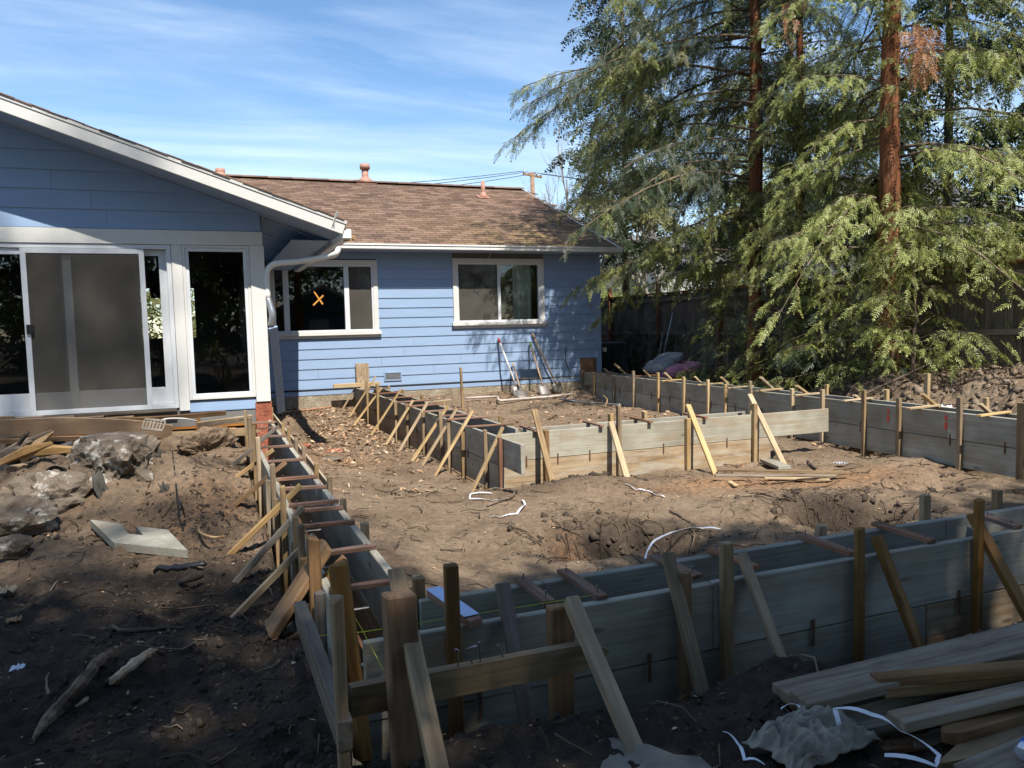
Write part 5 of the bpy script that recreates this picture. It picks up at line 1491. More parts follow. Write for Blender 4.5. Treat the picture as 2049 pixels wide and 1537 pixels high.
# crumpled landscape fabric and flat sheet in the foreground
def crumple(name, label, c, rx, ry, amp, mat, seed, cat, rot=0, n=90):
    from mathutils import noise as mn
    u = np.linspace(-1, 1, n); v = []
    for b_ in u:
        for a_ in u:
            # squeeze the sheet into folds: domain-warped ridges
            w1 = mn.noise(Vector((a_ * 1.1 + seed, b_ * 1.1, .3))); w2 = mn.noise(Vector((a_ * 1.3, b_ * 1.3 + seed, 2.7)))
            rid = 1 - abs(mn.noise(Vector((a_ * 1.7 + w1 * 1.5, b_ * 2.3 + w2 * 1.5, seed)))) * 2.2
            rid2 = 1 - abs(mn.noise(Vector((a_ * 4 + w2 * 2, b_ * 4.5 + w1 * 2, seed + 5)))) * 2
            e = 1 + .25 * mn.noise(Vector((a_ * 2.2, b_ * 2.2, seed + 9)))
            x = a_ * rx * e; y = b_ * ry * e
            edge = max(0.0, 1 - max(abs(a_), abs(b_)) ** 6)
            v.append((x, y, amp * (.25 + .75 * edge) * (.8 * max(0, rid) + .3 * rid2 + .4)))
    i = np.arange(n * n).reshape(n, n)
    F = np.stack([i[:-1, :-1], i[:-1, 1:], i[1:, 1:], i[1:, :-1]], -1).reshape(-1, 4)
    V = np.array(v); ca, sa = math.cos(rot), math.sin(rot)
    X = c[0] + V[:, 0] * ca - V[:, 1] * sa; Y_ = c[1] + V[:, 0] * sa + V[:, 1] * ca
    Z = H(X, Y_, False) + .03 + V[:, 2]
    m = mesh_np(name, np.stack([X, Y_, Z], -1), F)
    m.polygons.foreach_set('use_smooth', [True] * len(m.polygons))
    o = obj(name, m, M[mat], None, None, label, cat)
    md = o.modifiers.new('thick', 'SOLIDIFY'); md.thickness = .004
    return o
c = Lz(1625, 1492, .34); crumple('landscape_fabric', 'crumpled grey fabric in front of the lumber heap', (c.x, c.y), .2, .1, .05, 'fabric', 5, 'fabric', .25)
SC = [Lz(1164, 1481, .375), Lz(1225, 1483, .385), Lz(1300, 1490, .39), Lz(1350, 1502, .385), Lz(1400, 1518, .37), Lz(1425, 1540, .36), Lz(1430, 1590, .36), Lz(1300, 1600, .37), Lz(1195, 1600, .37), Lz(1180, 1540, .37)]
cc = sum(SC, Vector()) / len(SC); v = []; rings = 7
for k in range(rings + 1):
    for i, p in enumerate(SC):
        q_ = cc.lerp(p, k / rings); v.append(q_ - cc + Vector((0, 0, .012 * math.sin(i * 1.9 + k * .8) * k / rings)))
n_ = len(SC); f = [(k * n_ + i, k * n_ + (i + 1) % n_, (k + 1) * n_ + (i + 1) % n_, (k + 1) * n_ + i) for k in range(rings) for i in range(n_)]
o = obj('flat_sheet', mesh_py('flat_sheet', v, f, True), M['felt'], None, Matrix.Translation(cc), 'stiff grey fibrous sheet lying flat at the bottom centre', 'sheet')
md = o.modifiers.new('thick', 'SOLIDIFY'); md.thickness = .008

# timber on the sunlit plot
def gp(px, py, lift=.02):
    p = Lz(px, py, .05)
    for _ in range(5): p = Lz(px, py, hz(p.x, p.y) + lift)
    return p
TH = 'thin boards laid together on the sunlit soil'
lay('plank', gp(1532, 920, .05), gp(1570, 936, .05), .14, .038, 'form', 'short thick pale plank at the foot of the rightmost front brace')
lay('thin_board', gp(1436, 941, .05), gp(1700, 946, .05), .05, .022, 'stake', 'backmost of the thin boards lying on the sunlit soil', 'plank', TH)
lay('thin_board', gp(1430, 951, .06), gp(1672, 952, .06), .05, .022, 'old', 'middle of the thin boards lying on the sunlit soil', 'plank', TH)
lay('thin_board', gp(1530, 957, .03), gp(1660, 960, .03), .05, .022, 'new', 'frontmost and shortest of the thin boards on the sunlit soil', 'plank', TH)
lay('wood_chip', gp(1460, 964, .02), gp(1473, 972, .02), .05, .02, 'new', 'small bright yellow wood offcut in front of the thin boards', 'offcut')
p = PY(725, 727, RW - .10)
board('upright_plank', (p.x, RW - .10, .25), (p.x, RW - .07, p.z), .035, .25, M['form_tan'], None, up=(0, 1, 0), label='brown plank standing upright against the blue wall at the form end', cat='plank')
a = PY(667, 773, RW - .28); b = PY(760, 768, RW - .28)
board('timber', a, b, .075, .05, M['new'], None, label='bright yellow timber level across the wall end of the middle form', cat='timber')
p = PY(924, 735, 13.2); board('survey_stake', (p.x, 13.2, hz(p.x, 13.2) - .15), (p.x - .02, 13.2, p.z), .04, .04, M['stake'], None, up=(0, 1, 0), label='single upright stake alone between the forms and the back wall', cat='stake')
a = gp(878, 803, .35); a = Vector((3.15, 11.6, .60)); b = Vector((4.0, 11.75, .57))
board('thin_board', PZ(850, 806, T0 + .02), PZ(902, 800, T0 + .03), .05, .02, M['new'], None, up=(0, 1, 0), label='yellow slat sticking out sideways over the middle form', cat='slat')
a = PX(545, 655, .80); b = PX(562, 822, .95)
a = PY(546, 655, GW - .07); b = PY(563, 825, 10.95)
board('trim_board', b, a, .11, .025, M['blue'], None, up=(1, .4, 0), label='loose blue trim board leaning at the white corner post', cat='board')
# shovels and tools at the back wall
def shovel(label, top, blade_px, grip, shaft, blade='square', foot_y=None, group='digging tools leaning on the blue wall', L=1.3):
    a = PY(*top, RW - .06); b = gp(*blade_px, .02)
    b.y = min(b.y, RW - .12)
    t = thing('shovel', b, label, 'shovel', group)
    d = (b - a); ln = d.length; d.normalize()
    e = a + d * (ln - .30)
    tube('handle', [a + d * .12, a + d * ln * .5, e], [.019, .018, .02], M[shaft], t, 8)
    tube('grip', [a, a + d * .03, a + d * .13], [.014, .023, .021], M[grip], t, 8)
    s = Vector((1, 0, 0)); s = (s - s.dot(d) * d).normalized(); n_ = s.cross(d)
    tube('socket', [e - d * .05, e + d * .09], [.023, .018], M['steel'], t, 8)
    v = []; W_ = .115; rows = 5
    for i in range(rows + 1):
        q = i / rows; hw = W_ * (1 if blade == 'square' else (1 if q < .5 else math.sqrt(max(.02, 1 - ((q - .5) / .52) ** 2))))
        for j in range(5):
            r = j / 2 - 1
            v.append(e + d * (.06 + .25 * q) + s * hw * r + n_ * (.022 * r * r - .0))
    f = [(i * 5 + j, i * 5 + j + 1, i * 5 + j + 6, i * 5 + j + 5) for i in range(rows) for j in range(4)]
    o = obj('blade', mesh_py('blade', v, f, True), M['steel'], t); md = o.modifiers.new('thick', 'SOLIDIFY'); md.thickness = .004
shovel('shovel with red grip and pale shaft leaning on the blue wall', (997, 676), (1040, 792), 'handle_red', 'handle_white')
shovel('shovel with green grip leaning on the blue wall', (1060, 684), (1092, 790), 'handle_green', 'handle_wood')
shovel('longest dark-shafted shovel leaning highest on the wall', (1065, 667), (1112, 785), 'handle_wood', 'handle_wood', 'round')
shovel('short bare wooden-handled shovel next to the red-grip shovel', (1026, 727), (1046, 795), 'handle_wood', 'handle_wood')
tube('pry_bar', [gp(1010, 800, .02), gp(1024, 792, .06)], .02, M['rust'], None, label='rusty flat tool head lying at the foot of the red-grip shovel', cat='tool')
tube('conduit', smoothpath([gp(560, 826, .03), gp(600, 822, .03), gp(690, 811, .03), gp(712, 808, .03)]), .02, M['redwood_skirt'], None, label='thin reddish pipe along the foot of the back wall on the left', cat='pipe')
tube('conduit', smoothpath([gp(930, 797, .03), gp(990, 794, .03), gp(998, 800, .03)]), .02, M['pipe'], None, label='short pale pipe ending in a bend below the survey stake', cat='pipe')
tube('conduit', smoothpath([gp(1000, 802, .03), gp(1060, 797, .03), gp(1110, 793, .03), gp(1157, 787, .03)]), .024, M['pipe'], None, label='long pale pipe in front of the shovels', cat='pipe')
tube('conduit', smoothpath([gp(1120, 797, .03), gp(1150, 803, .03), gp(1190, 806, .03), gp(1240, 810, .03)]), .018, M['metal'], None, label='thin grey pipe slanting away from the right-hand form', cat='pipe')
# air-conditioning unit
ax0, ax1, ay0, ay1 = 8.12, 8.95, 15.55, 16.35
az0 = hz(8.5, 15.9); az1 = PY(1240, 685, ay0).z
ACU = thing('air_conditioner', ((ax0 + ax1) / 2, (ay0 + ay1) / 2, az0), 'dark square air-conditioning unit between the house corner and the fence', 'air conditioner')
box('core', ax0 + .03, ax1 - .03, ay0 + .03, ay1 - .03, az0 - .05, az1 - .06, M['black'], ACU)
box('lid', ax0, ax1, ay0, ay1, az1 - .06, az1, M['ac'], ACU, b=.02)
box('base_pan', ax0, ax1, ay0, ay1, az0 - .04, az0 + .06, M['ac'], ACU, b=.01)
for k in range(17):
    x = ax0 + .01 + (ax1 - ax0 - .04) * k / 16; box('louvre', x, x + .018, ay0 + .004, ay0 + .029, az0 + .061, az1 - .061, M['ac'], ACU, b=.003)
for x in (ax0, ax1 - .035): box('corner_post', x - .001, x + .036, ay0 - .002, ay0 + .03, az0 + .059, az1 - .059, M['ac'], ACU, b=.005)
box('rating_label', ax0 + .22, ax0 + .32, ay0 - .006, ay0 - .003, az1 - .2, az1 - .1, M['neighbour_white'], ACU, b=.001)
for k in range(6): tube('dry_twig', [(ax0 + .3 + random.uniform(0, .4), ay0 + .2 + random.uniform(0, .3), az1 + .015), (ax0 + .3 + random.uniform(0, .5), ay0 + .2 + random.uniform(0, .4), az1 + .05)], .012, M['bark_stick'], ACU, 5)
# cushions dumped by the fence
def cushion(label, c, rx, ry, rz, mat, rot, tilt, seed):
    n, m_ = 40, 20; v = []
    for i in range(n):
        a = 2 * math.pi * i / n
        for j in range(m_ + 1):
            b_ = -math.pi / 2 + math.pi * j / m_
            ce = lambda q, e: math.copysign(abs(q) ** e, q)
            x = rx * ce(math.cos(b_), .5) * ce(math.cos(a), .55); y_ = ry * ce(math.cos(b_), .5) * ce(math.sin(a), .55); z = rz * ce(math.sin(b_), .8)
            w = fbm(np.array([x * 7 + seed]), np.array([y_ * 7 + z * 3]), 3, seed)[0] - .5
            z += .07 * w * (1 if z > 0 else .3); z += .05 * math.sin(x * 5) * (1 - abs(z / rz))
            v.append(Vector((x, y_, z)))
    f = [(i * (m_ + 1) + j, ((i + 1) % n) * (m_ + 1) + j, ((i + 1) % n) * (m_ + 1) + j + 1, i * (m_ + 1) + j + 1) for i in range(n) for j in range(m_)]
    mw = Matrix.Translation(c) @ Matrix.Rotation(rot, 4, 'Z') @ Matrix.Rotation(tilt, 4, 'Y')
    t = obj('cushion', mesh_py('cushion', v, f, True), M[mat], None, mw, label, 'cushion', 'cushions dumped by the fence')
    # piping round the seam
    pts = [Vector((rx * 1.005 * math.copysign(abs(math.cos(a)) ** .55, math.cos(a)), ry * 1.005 * math.copysign(abs(math.sin(a)) ** .55, math.sin(a)), .0)) for a in np.linspace(0, 2 * math.pi, 41)]
    vv, ff = tube_geo(pts, .012, 5); obj('piping', mesh_py('piping', vv, ff, True), M[mat], t, None).matrix_parent_inverse = Matrix.Identity(4)
    return t
pc_ = PY(1352, 742, 14.2); cushion('large pink cushion strewn with soil by the fence', Vector((pc_.x, 14.2, pc_.z + .02)), .52, .45, .15, 'pink', .1, -.08, 3)
pg = PY(1325, 730, 14.35); cushion('grey cushion tipped on top of the pink one', Vector((pg.x, 14.3, pg.z + .05)), .42, .35, .09, 'greycloth', .2, -.38, 5)
tube('pole', [PX(1325, 722, 9.9), PX(1347, 625, 10.3)], .02, M['metal'], None, label='pale thin pole leaning on the fence above the cushions', cat='pole')
tube('pole', [PX(1317, 722, 9.9), PX(1327, 665, 10.3)], .022, M['bark_grey'], None, label='shorter mottled pole leaning left of the pale thin pole', cat='pole')
# bits on the spoil heap
tube('long_stick', smoothpath([PX(1705, 800, 8.0), PX(1775, 768, 8.5), PX(1873, 722, 9.3)]), [.018] * 12 + [.012], M['bark_stick'], None, label='long dark pole lying up the spoil heap to the trees', cat='stick')
tube('long_stick', [PX(1865, 738, 9.6), PX(1940, 740, 9.6), PX(2003, 736, 9.6)], .012, M['split'], None, label='thin pale stick on the crest of the spoil heap', cat='stick')
def paper(label, p, r, mat='strap', seed=1, cat='litter'):
    R = np.random.default_rng(seed); n = 9; v = []; f = []
    for i in range(n):
        for j in range(n):
            v.append(Vector(((i / (n - 1) - .5) * 2 * r, (j / (n - 1) - .5) * 2 * r, r * .5 * abs(math.sin(i * 1.3 + seed) * math.cos(j * 1.1 + i)) + R.uniform(0, r * .25))))
    f = [(i * n + j, (i + 1) * n + j, (i + 1) * n + j + 1, i * n + j + 1) for i in range(n - 1) for j in range(n - 1)]
    obj('paper_scrap', mesh_py('paper_scrap', v, f), M[mat], None, Matrix.Translation(p), label, cat)
q = PX(1890, 778, 8.5); q.z = hz(q.x, q.y); paper('crumpled white and blue wrapper on the spoil heap', q, .09, 'strap', 2)
q = gp(1682, 930); paper('flattened white paper scrap on the soil before the right-hand form', q, .05, 'greycloth', 4)
q = gp(35, 1340); paper('pale plastic scrap on the dark soil at lower left', q, .025, 'strap', 6)
q = gp(28, 1243); paper('pale torn leaf on the dark soil at the left edge', q, .03, 'chips', 8)
q = gp(10, 1187); paper('grey flat bark flake at the left edge', q, .05, 'felt', 9)
# rubble bits right of the long form
def rock(name, label, c, r, mat, seed, cat, group=None, sub=3, amp=.35, flat=0, rag=.2):
    import bmesh
    bm = bmesh.new(); bmesh.ops.create_icosphere(bm, subdivisions=sub, radius=1)
    from mathutils import noise as mn
    for v_ in bm.verts:
        p = v_.co.copy(); s_ = Vector((seed * 3.1, seed * 1.7, -seed * 2.3))
        k = 1 + amp * mn.noise(p * 1.3 + s_) + amp * .5 * mn.noise(p * 2.9 + s_) - rag * abs(mn.noise(p * 5 + s_)) - rag * .8 * abs(mn.noise(p * 11 + s_))
        v_.co = Vector((p.x * r[0], p.y * r[1], p.z * r[2])) * k
        if flat and v_.co.z > r[2] * flat: v_.co.z = r[2] * flat + (v_.co.z - r[2] * flat) * .15
    m = bpy.data.meshes.new(name); bm.to_mesh(m); bm.free()
    return obj(name, m, M[mat], None, Matrix.Translation(c) @ Matrix.Rotation(seed * 1.7, 4, 'Z'), label, cat, group)
q = gp(650, 920, .0); rock('concrete_slab_piece', 'flat grey concrete flake on the soil right of the long form', q, (.28, .12, .03), 'chunk', 4, 'rubble', flat=.4)
q = gp(668, 904, .0); rock('brick_piece', 'larger broken red brick beside the concrete flake', q, (.2, .07, .04), 'brick', 6, 'brick')
q = gp(610, 893, .0); rock('brick_piece', 'smaller broken red brick close to the long form', q, (.12, .06, .035), 'brick', 8, 'brick')
# ------------------------------------------------------------------ rubble heap below the sliding door
def yat(px, py, y): return PY(px, py, y)
q = yat(232, 940, 7.1); rock('concrete_lump', 'largest chalky concrete lump on the heap below the door', q, (.5, .38, .38), 'chunk', 3, 'concrete lump', 'broken concrete below the door', 5, .42, .72)
q = yat(115, 1000, 6.7); rock('concrete_lump', 'white-streaked concrete lump left of the largest one, beside the black pipe', q, (.34, .26, .22), 'chunk', 11, 'concrete lump', 'broken concrete below the door', 4, .4)
q = yat(15, 1045, 6.2); rock('concrete_lump', 'chalk-white concrete lump at the left edge', q, (.3, .22, .15), 'chunk', 13, 'concrete lump', 'broken concrete below the door', 4, .4)
q = yat(22, 1090, 5.6); rock('concrete_lump', 'small pale rock under the white lump at the left edge', q, (.12, .09, .07), 'chunk', 15, 'concrete lump', 'broken concrete below the door', 3, .3)
q = yat(410, 908, 8.7); rock('earth_lump', 'ragged lump of brown earth under the pointed timber', q, (.5, .3, .26), 'soil', 17, 'earth lump', None, 5, .6, rag=.25)
c = yat(108, 952, 6.75); d = Vector((-.25, -.9, .3)).normalized()
PB = thing('drain_pipe', c, 'black plastic drain pipe end facing the viewer beside the lumps', 'pipe')
v, f = tube_geo([c, c - d * .5], .078, 20, False); v2, f2 = tube_geo([c - d * .001, c - d * .5], .066, 20, False)
obj('wall', mesh_py('wall', v + v2, f + [tuple(len(v) + i for i in q_) for q_ in f2] + [(i, (i + 1) % 20, len(v) + (i + 1) % 20, len(v) + i) for i in range(20)], True), M['black'], PB)
tube('drain_pipe', [yat(203, 940, 6.85), yat(196, 985, 6.6)], .055, M['black'], None, n=12, label='short black pipe stub under the largest concrete lump', cat='pipe')
tube('conduit_pipe', [yat(62, 915, 8.3), yat(145, 888, 8.3)], .03, M['steel'], None, n=10, label='dark grey pipe slanting out from under the house', cat='pipe')
def cloth_strip(label, px, w, mat, y, seed):
    pts = [yat(a, b, y) for a, b in px]; v = []; f = []
    for i, p in enumerate(pts):
        s = Vector((.8, .5, .1)).normalized() * w * (1 - .1 * math.sin(i * 2 + seed))
        for j in range(6): v.append(p + s * (j / 5 - .5) + Vector((0, .03 * math.sin(j * 1.7 + i + seed), .02 * math.cos(j * 2.1 + i))))
    f = [(i * 6 + j, i * 6 + j + 1, i * 6 + j + 7, i * 6 + j + 6) for i in range(len(pts) - 1) for j in range(5)]
    o = obj('felt_strip', mesh_py('felt_strip', v, f, True), M[mat], None, None, label, 'felt'); md = o.modifiers.new('thick', 'SOLIDIFY'); md.thickness = .006
cloth_strip('torn grey felt flap draped right of the largest concrete lump', [(290, 885), (305, 900), (308, 915), (298, 940), (285, 960)], .13, 'felt_dark', 7.0, 1)
cloth_strip('grey felt strip hanging down the front of the largest lump', [(195, 945), (200, 975), (215, 1000), (240, 1025), (252, 1040)], .09, 'felt_dark', 6.55, 2)
cloth_strip('small curled felt scrap beside the long form', [(398, 958), (415, 953), (435, 948), (440, 942)], .1, 'felt_dark', 7.0, 3)
cloth_strip('narrow felt strip standing in the soil above the notched plank', [(325, 968), (335, 990), (348, 1020)], .07, 'felt_dark', 6.5, 4)
# notched plank
nb_z = .36
P_ = [Lz(180, 1040, nb_z), Lz(240, 1047, nb_z), Lz(257, 1068, nb_z), Lz(287, 1071, nb_z), Lz(272, 1053, nb_z), Lz(336, 1060, nb_z), Lz(375, 1101, nb_z - .03), Lz(228, 1086, nb_z - .03)]
n_ = len(P_); v = P_ + [p - Vector((0, 0, .05)) for p in P_]
f = [tuple(range(n_)), tuple(range(2 * n_ - 1, n_ - 1, -1))] + [(i, n_ + i, n_ + (i + 1) % n_, (i + 1) % n_) for i in range(n_)]
cc = sum(P_, Vector()) / n_
obj('notched_plank', fix_normals(mesh_py('notched_plank', [p - cc for p in v], f)), M['form'], None, Matrix.Translation(cc), 'thick grey plank with a notch cut in its back edge, on the left soil', 'plank')
# planks and trim torn off below the door
def bent(name, label, pts, w, t_, mat, cat='plank', group=None, up=(0, -.35, 1)):
    pts = smoothpath(pts, 5); v = []; f = []; u = Vector(up).normalized()
    for i, p in enumerate(pts):
        d = (pts[min(i + 1, len(pts) - 1)] - pts[max(0, i - 1)]).normalized(); a_ = (u - u.dot(d) * d).normalized(); b_ = d.cross(a_)
        v += [p - a_ * w / 2 - b_ * t_ / 2, p + a_ * w / 2 - b_ * t_ / 2, p + a_ * w / 2 + b_ * t_ / 2, p - a_ * w / 2 + b_ * t_ / 2]
    for i in range(len(pts) - 1):
        for j in range(4): f.append((4 * i + j, 4 * i + (j + 1) % 4, 4 * i + 4 + (j + 1) % 4, 4 * i + 4 + j))
    f += [(3, 2, 1, 0), tuple(4 * (len(pts) - 1) + j for j in range(4))]
    c0 = pts[0]
    return obj(name, fix_normals(mesh_py(name, [p - c0 for p in v], f)), M[mat], None, Matrix.Translation(c0), label, cat, group)
TORN = 'boards torn off below the sliding door'
M['tan_board'] = wood('tan_painted_board', (.3, .19, .11), (.42, .28, .17), (.5, .36, .23), (.25, .16, .1), grain=8, var=.1, knots=False)
bent('torn_board', 'wide tan board sagging below the sliding door', [yat(-160, 856, 9.5), yat(0, 857, 9.5), yat(130, 852, 9.5), yat(260, 856, 9.5), yat(344, 866, 9.5)], .19, .02, 'tan_board', group=TORN)
bent('torn_board', 'narrow brown board along the lower edge of the wide tan board', [yat(-160, 885, 9.45), yat(0, 884, 9.45), yat(150, 877, 9.45), yat(345, 880, 9.45)], .05, .025, 'brown', group=TORN)
for k in range(6):
    x = -30 + k * 60; bent('shim', ['leftmost', 'second', 'third', 'fourth', 'fifth', 'rightmost'][k] + ' of the six tan strips in the row on top of the wide tan board', [yat(x, 840, 9.6), yat(x + 58, 836, 9.6)], .045, .02, 'tan_board', 'strip', 'row of tan strips under the sliding door')
bent('torn_board', 'dark brown board lying just under the door sill', [yat(220, 842, 9.55), yat(340, 836, 9.55), yat(452, 826, 9.55)], .05, .03, 'brown', group=TORN)
bent('torn_board', 'pale plank end under the fixed window', [yat(395, 851, 9.5), yat(440, 845, 9.5), yat(505, 836, 9.5)], .07, .03, 'form_tan', group=TORN)
a = yat(345, 872, 9.3); b = yat(520, 862, 9.3); pointed('pointed_timber', a, b, .085, .038, M['stake'], None, .12, label='straight pointed timber set level between the torn boards and the long form', cat='timber')
a = yat(287, 848, 9.3); GR = thing('register_grille', a, 'small grey metal register grille lying on the tan board', 'grille')
mw_, L_ = frame(a, yat(328, 852, 9.2), (0, .5, .8))
def grp(x, y, z): return mw_ @ Vector((x, y, z))
for yy in (-.055, .055): board('rim', grp(-L_ / 2, yy, 0), grp(L_ / 2, yy, 0), .025, .012, M['felt'], GR, up=(0, .5, .8), b=.002)
for k in range(7):
    x = -L_ / 2 + L_ * (k + .0) / 6; board('slat', grp(x, -.05, 0), grp(x, .05, 0), .016, .01, M['felt'], GR, up=(1, 0, 0), b=.001)
tube('cable', smoothpath([yat(310, 845, 9.3), yat(335, 838, 9.3), yat(370, 838, 9.3), yat(395, 843, 9.4)]), .009, M['white'], None, n=6, label='white cable curling over the torn boards', cat='cable')
# splintered wood at the left edge
SPL = 'splintered wood at the left edge below the door'
R = random.Random(4)
for k in range(9):
    x = R.uniform(-30, 110); y_ = R.uniform(905, 965); yy = R.uniform(7.0, 7.8)
    a = yat(x, y_, yy); d = Vector((R.uniform(.2, .6), R.uniform(-.2, .2), R.uniform(-.1, .25)))
    tube('split_wood', [a, a + d * .5 + Vector((0, 0, R.uniform(-.02, .02))), a + d], [R.uniform(.015, .03), R.uniform(.025, .05), R.uniform(.006, .015)], M['split'] if k % 2 else M['bark_stick'], None, n=5, smooth=False, label='splintered wood piece in the tangle at the left edge below the door', cat='wood piece', group=SPL)
tube('branch', smoothpath([yat(8, 922, 7.6), yat(30, 898, 7.6), yat(55, 865, 7.5)]), .02, M['bark_stick'], None, label='upright stick rising from the splintered wood at the left edge', cat='stick')
# two long pieces of dead wood lying in the left foreground
def knobbly(label, pts, r, mat, seed, lift=.02):
    R = random.Random(seed); P = smoothpath([gp(a, b, lift) for a, b in pts], 9)
    rad = []
    for i, p in enumerate(P):
        t_ = i / (len(P) - 1)
        p += Vector((R.uniform(-1, 1), R.uniform(-1, 1), R.uniform(-.4, .6))) * r * .2
        rad.append(r * min(1, .25 + t_ * 4, .3 + (1 - t_) * 5) * (1 + .08 * math.sin(i * .7 + seed) + R.uniform(-.1, .1)))
    return tube('dead_branch', P, rad, M[mat], None, n=7, smooth=False, label=label, cat='branch')
knobbly('long grey dead branch with split bark in the left foreground', [(62, 1482), (110, 1425), (165, 1365), (205, 1320), (256, 1293)], .022, 'bark_stick', 2)
knobbly('broken branch with pale bare wood beside the grey one', [(150, 1415), (210, 1375), (255, 1338), (290, 1312), (328, 1296)], .0165, 'split', 5)
ST = [('curved pale root on the soil in front of the batter boards', [(690, 1497), (715, 1465), (750, 1442), (775, 1437)], .013, 'bark_stick'), ('bowed pale twig crossing behind the big split post', [(820, 1425), (870, 1420), (905, 1422), (935, 1428)], .011, 'bark_stick'),
      ('dark straight twig on the soil right of the pointed ledger post', [(1005, 1398), (1035, 1430), (1060, 1462)], .012, 'bark_stick'), ('charred dark branch below the notched plank', [(310, 1143), (360, 1137), (412, 1128)], .022, 'black'),
      ('second charred branch right below the first one', [(360, 1165), (385, 1156), (405, 1152)], .022, 'bark_stick'), ('thin grey twig on the dark soil in the left foreground', [(200, 1257), (265, 1262), (330, 1258), (372, 1256)], .01, 'bark_stick'),
      ('curved brown root beside the looped strap', [(975, 1012), (1000, 1002), (1022, 995), (1034, 982)], .017, 'bark_stick'), ('thin dark root above the pit strap', [(1340, 1022), (1365, 1035), (1385, 1053)], .012, 'bark_stick'),
      ('brown stick on sunlit soil right of the front brace', [(1616, 921), (1626, 932), (1636, 938)], .014, 'bark_stick'), ('forked twig beside the notched plank, by the long form', [(398, 1050), (400, 1065), (425, 1075), (452, 1073)], .009, 'split'),
      ('thin stalk standing in the soil above the notched plank', [(350, 990), (362, 1010), (370, 1035)], .009, 'black'), ('dry stalk pair in the sunlit plot behind the middle form', [(1210, 815), (1215, 800), (1205, 790)], .012, 'split'),
      ('pale root arching by the front form near the lumber heap', [(1402, 1317), (1425, 1328), (1450, 1343)], .006, 'split')]
for lab, pts, r, mt in ST:
    q = smoothpath([gp(a, b, .015) for a, b in pts], 5)
    for p in q: p.z = max(p.z, hz(p.x, p.y) + r * .5)
    tube('twig', q, [r * (.5 + .5 * math.sin(math.pi * (i + .7) / (len(q) + .4))) for i in range(len(q))], M[mt], None, n=6, label=lab, cat='stick', group='sticks and roots on the soil')

# ------------------------------------------------------------------ loose soil, litter and twigs nobody could count
def scatter(n, dens, x0, x1, y0, y1, seed):
    R = np.random.default_rng(seed); xs = []; ys = []
    while sum(map(len, xs)) < n:
        x = R.uniform(x0, x1, n); y = R.uniform(y0, y1, n)
        k = R.random(n) < dens(x, y); xs.append(x[k]); ys.append(y[k])
    return np.concatenate(xs)[:n], np.concatenate(ys)[:n]
def notform(x, y):
    rx = rform_x(y)
    m = ~((x > .38) & (x < .80) & (y > 2.6)) & ~((y > 2.6) & (y < 3.02) & (x > .38)) & ~((x > 2.6) & (x < 3.12) & (y > 7.0)) & ~((y > 7.2) & (y < 7.64) & (x > 2.6) & (x < 6.9)) & ~((x > rx - .05) & (x < rx + .42)) & (y < 14.9) & ~((y > 9.9) & (x < .8))
    return m.astype(float)
def rot_mats(R, n):
    q = R.normal(size=(n, 4)); q /= np.linalg.norm(q, axis=1)[:, None]
    w, x, y, z = q.T
    return np.stack([np.stack([1 - 2 * (y * y + z * z), 2 * (x * y - z * w), 2 * (x * z + y * w)], -1), np.stack([2 * (x * y + z * w), 1 - 2 * (x * x + z * z), 2 * (y * z - x * w)], -1), np.stack([2 * (x * z - y * w), 2 * (y * z + x * w), 1 - 2 * (x * x + y * y)], -1)], 1)
ICV = np.array([(x, y, z) for x in (-.7, .7) for y in (-.7, .7) for z in (-.7, .7)])
ICF = np.array([(0, 1, 3, 2), (4, 6, 7, 5), (0, 4, 5, 1), (2, 3, 7, 6), (0, 2, 6, 4), (1, 5, 7, 3)])
def clods(name, label, n, dens, ext, smin, smax, mat, seed):
    x, y = scatter(n, dens, *ext, seed); R = np.random.default_rng(seed + 1)
    s = smin + (smax - smin) * R.random(n) ** 6
    A = rot_mats(R, n) * s[:, None, None]
    V = (ICV[None] + R.uniform(-.45, .45, (n, len(ICV), 3))) * np.array([1, .8, .62])
    P = np.stack([x, y, H(x, y) - s * .05], -1)
    V = np.einsum('nij,nkj->nki', A, V) + P[:, None]
    F = ICF[None] + (np.arange(n) * len(ICV))[:, None, None]
    obj(name, mesh_np(name, V.reshape(-1, 3), F.reshape(-1, 4)), M[mat], None, None, label, 'soil', kind='stuff')
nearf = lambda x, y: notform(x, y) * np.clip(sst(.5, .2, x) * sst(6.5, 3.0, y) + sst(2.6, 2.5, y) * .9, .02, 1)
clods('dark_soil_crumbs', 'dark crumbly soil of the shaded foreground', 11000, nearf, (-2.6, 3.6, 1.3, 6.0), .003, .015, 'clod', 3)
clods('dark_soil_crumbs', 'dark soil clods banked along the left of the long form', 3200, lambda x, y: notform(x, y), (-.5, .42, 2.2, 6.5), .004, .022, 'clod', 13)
clods('dry_soil_clods', 'dry grey clods of the spoil heap on the right', 5200, lambda x, y: notform(x, y) * sst(.4, 1.2, x - rform_x(y)), (7.7, 10.3, 3.5, 13.5), .012, .075, 'clod_dry', 5)
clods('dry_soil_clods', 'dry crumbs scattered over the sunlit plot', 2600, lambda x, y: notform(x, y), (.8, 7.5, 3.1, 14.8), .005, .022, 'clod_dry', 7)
clods('dark_soil_clods', 'moist clods round the pits in the plot', 900, lambda x, y: np.clip(blob(x, y, 2.75, 5.05, .55, .35) + blob(x, y, 4.85, 4.9, .5, .35) + blob(x, y, 6.35, 5.35, .4, .25) + .6 * blob(x, y, 3.4, 6.85, .5, .15), 0, 1), (1.8, 7.0, 4.3, 7.1), .008, .05, 'clod', 9)
clods('rubble_crumbs', 'crumbled soil and chalk on the heap below the door', 1500, lambda x, y: np.ones_like(x) * .8, (-2.8, .25, 5.6, 9.6), .005, .03, 'clod', 15)
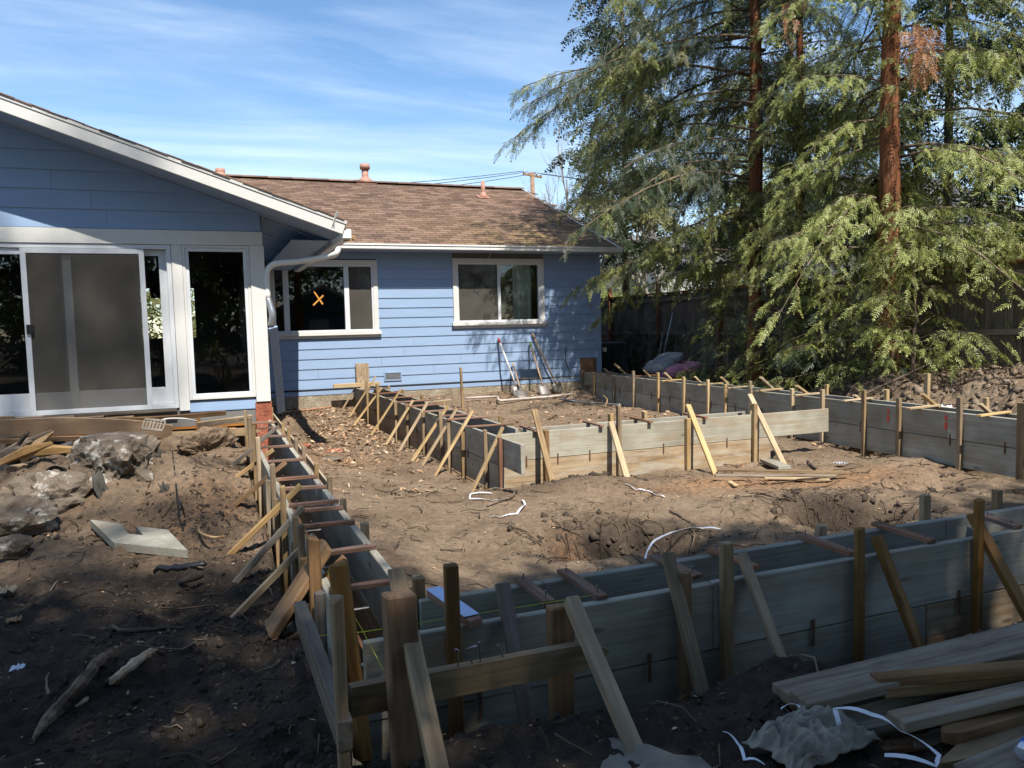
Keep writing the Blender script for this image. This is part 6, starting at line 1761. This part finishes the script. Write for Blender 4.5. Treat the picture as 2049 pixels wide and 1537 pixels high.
def flakes(name, label, n, dens, ext, smin, smax, mat, seed, tall=.6):
    x, y = scatter(n, dens, *ext, seed); R = np.random.default_rng(seed + 1)
    s = R.uniform(smin, smax, n); a = R.uniform(0, 6.28, n); ti = R.normal(0, tall, (n, 2)); asp = R.uniform(.18, .55, n)
    D = np.stack([np.cos(a), np.sin(a), ti[:, 0] * .5], -1); S = np.stack([-np.sin(a), np.cos(a), ti[:, 1]], -1) * asp[:, None]
    c_ = np.stack([x, y, H(x, y) + .004 + s * .2], -1)
    N_ = np.array([0, 0, .25])
    V = np.stack([c_ - D * s[:, None], c_ + S * s[:, None] * .8 + N_ * s[:, None] * .5, c_ + D * s[:, None], c_ - S * s[:, None] * .8 + N_ * s[:, None] * .5], 1)
    F = np.arange(4 * n).reshape(n, 4)
    obj(name, mesh_np(name, V.reshape(-1, 3), F), M[mat], None, None, label, 'litter', kind='stuff')
flakes('leaf_litter', 'brown leaf litter at the foot of the back wall', 4200, lambda x, y: notform(x, y) * (sst(8.0, 12.5, y) * sst(3.2, 2.4, x) + .12), (.8, 7.4, 7.0, 14.9), .015, .05, 'chips', 21)
flakes('wood_chips', 'pale chips and leaf bits strewn over the plot', 3600, lambda x, y: notform(x, y), (-2.5, 7.4, 1.4, 9.5), .005, .02, 'chips', 23, .3)
def twigs(name, label, n, dens, ext, lmin, lmax, mat, seed, rr=.0035):
    x, y = scatter(n, dens, *ext, seed); R = np.random.default_rng(seed + 1)
    L = lmin + (lmax - lmin) * R.random(n) ** 2; a = R.uniform(0, 6.28, n); bend = R.normal(0, .35, n)
    V = []
    for k in range(4):
        t_ = k / 3 - .5
        px = x + np.cos(a + bend * t_ * 2) * L * t_; py = y + np.sin(a + bend * t_ * 2) * L * t_
        pz = H(px, py) + .004 + np.abs(R.normal(0, .012, n)) + L * .06 * R.random(n)
        c_ = np.stack([px, py, pz], -1)
        for j in range(3):
            th = 2.09 * j; w = rr * (1.2 - .6 * k / 3) * (.6 + L / lmax)
            V.append(c_ + np.stack([-np.sin(a) * np.cos(th) * w, np.cos(a) * np.cos(th) * w, np.sin(th) * w], -1))
    V = np.stack(V, 1); F = []
    for k in range(3):
        for j in range(3): F.append((3 * k + j, 3 * k + (j + 1) % 3, 3 * k + 3 + (j + 1) % 3, 3 * k + 3 + j))
    F = np.array(F)[None] + (np.arange(n) * 12)[:, None, None]
    obj(name, mesh_np(name, V.reshape(-1, 3), F.reshape(-1, 4)), M[mat], None, None, label, 'twigs', kind='stuff')
twigs('twig_litter', 'fine twigs and roots strewn over the plot', 1500, lambda x, y: notform(x, y), (-2.4, 7.4, 1.5, 10), .05, .28, 'twigs', 31)
twigs('root_litter', 'splintered roots on the spoil heap', 700, lambda x, y: notform(x, y) * sst(.4, 1.0, x - rform_x(y)), (7.7, 10.3, 3.5, 14.5), .1, .6, 'twigs', 33, .008)
M['pit_root'] = island_mat('dark_roots', [(0, (.03, .02, .014)), (1, (.12, .085, .055))])
twigs('pit_roots', 'torn roots hanging in the pits', 160, lambda x, y: np.clip(blob(x, y, 2.75, 5.1, .5, .3) + blob(x, y, 4.85, 5.0, .5, .3), 0, 1), (2, 5.6, 4.5, 5.6), .08, .3, 'pit_root', 35, .004)
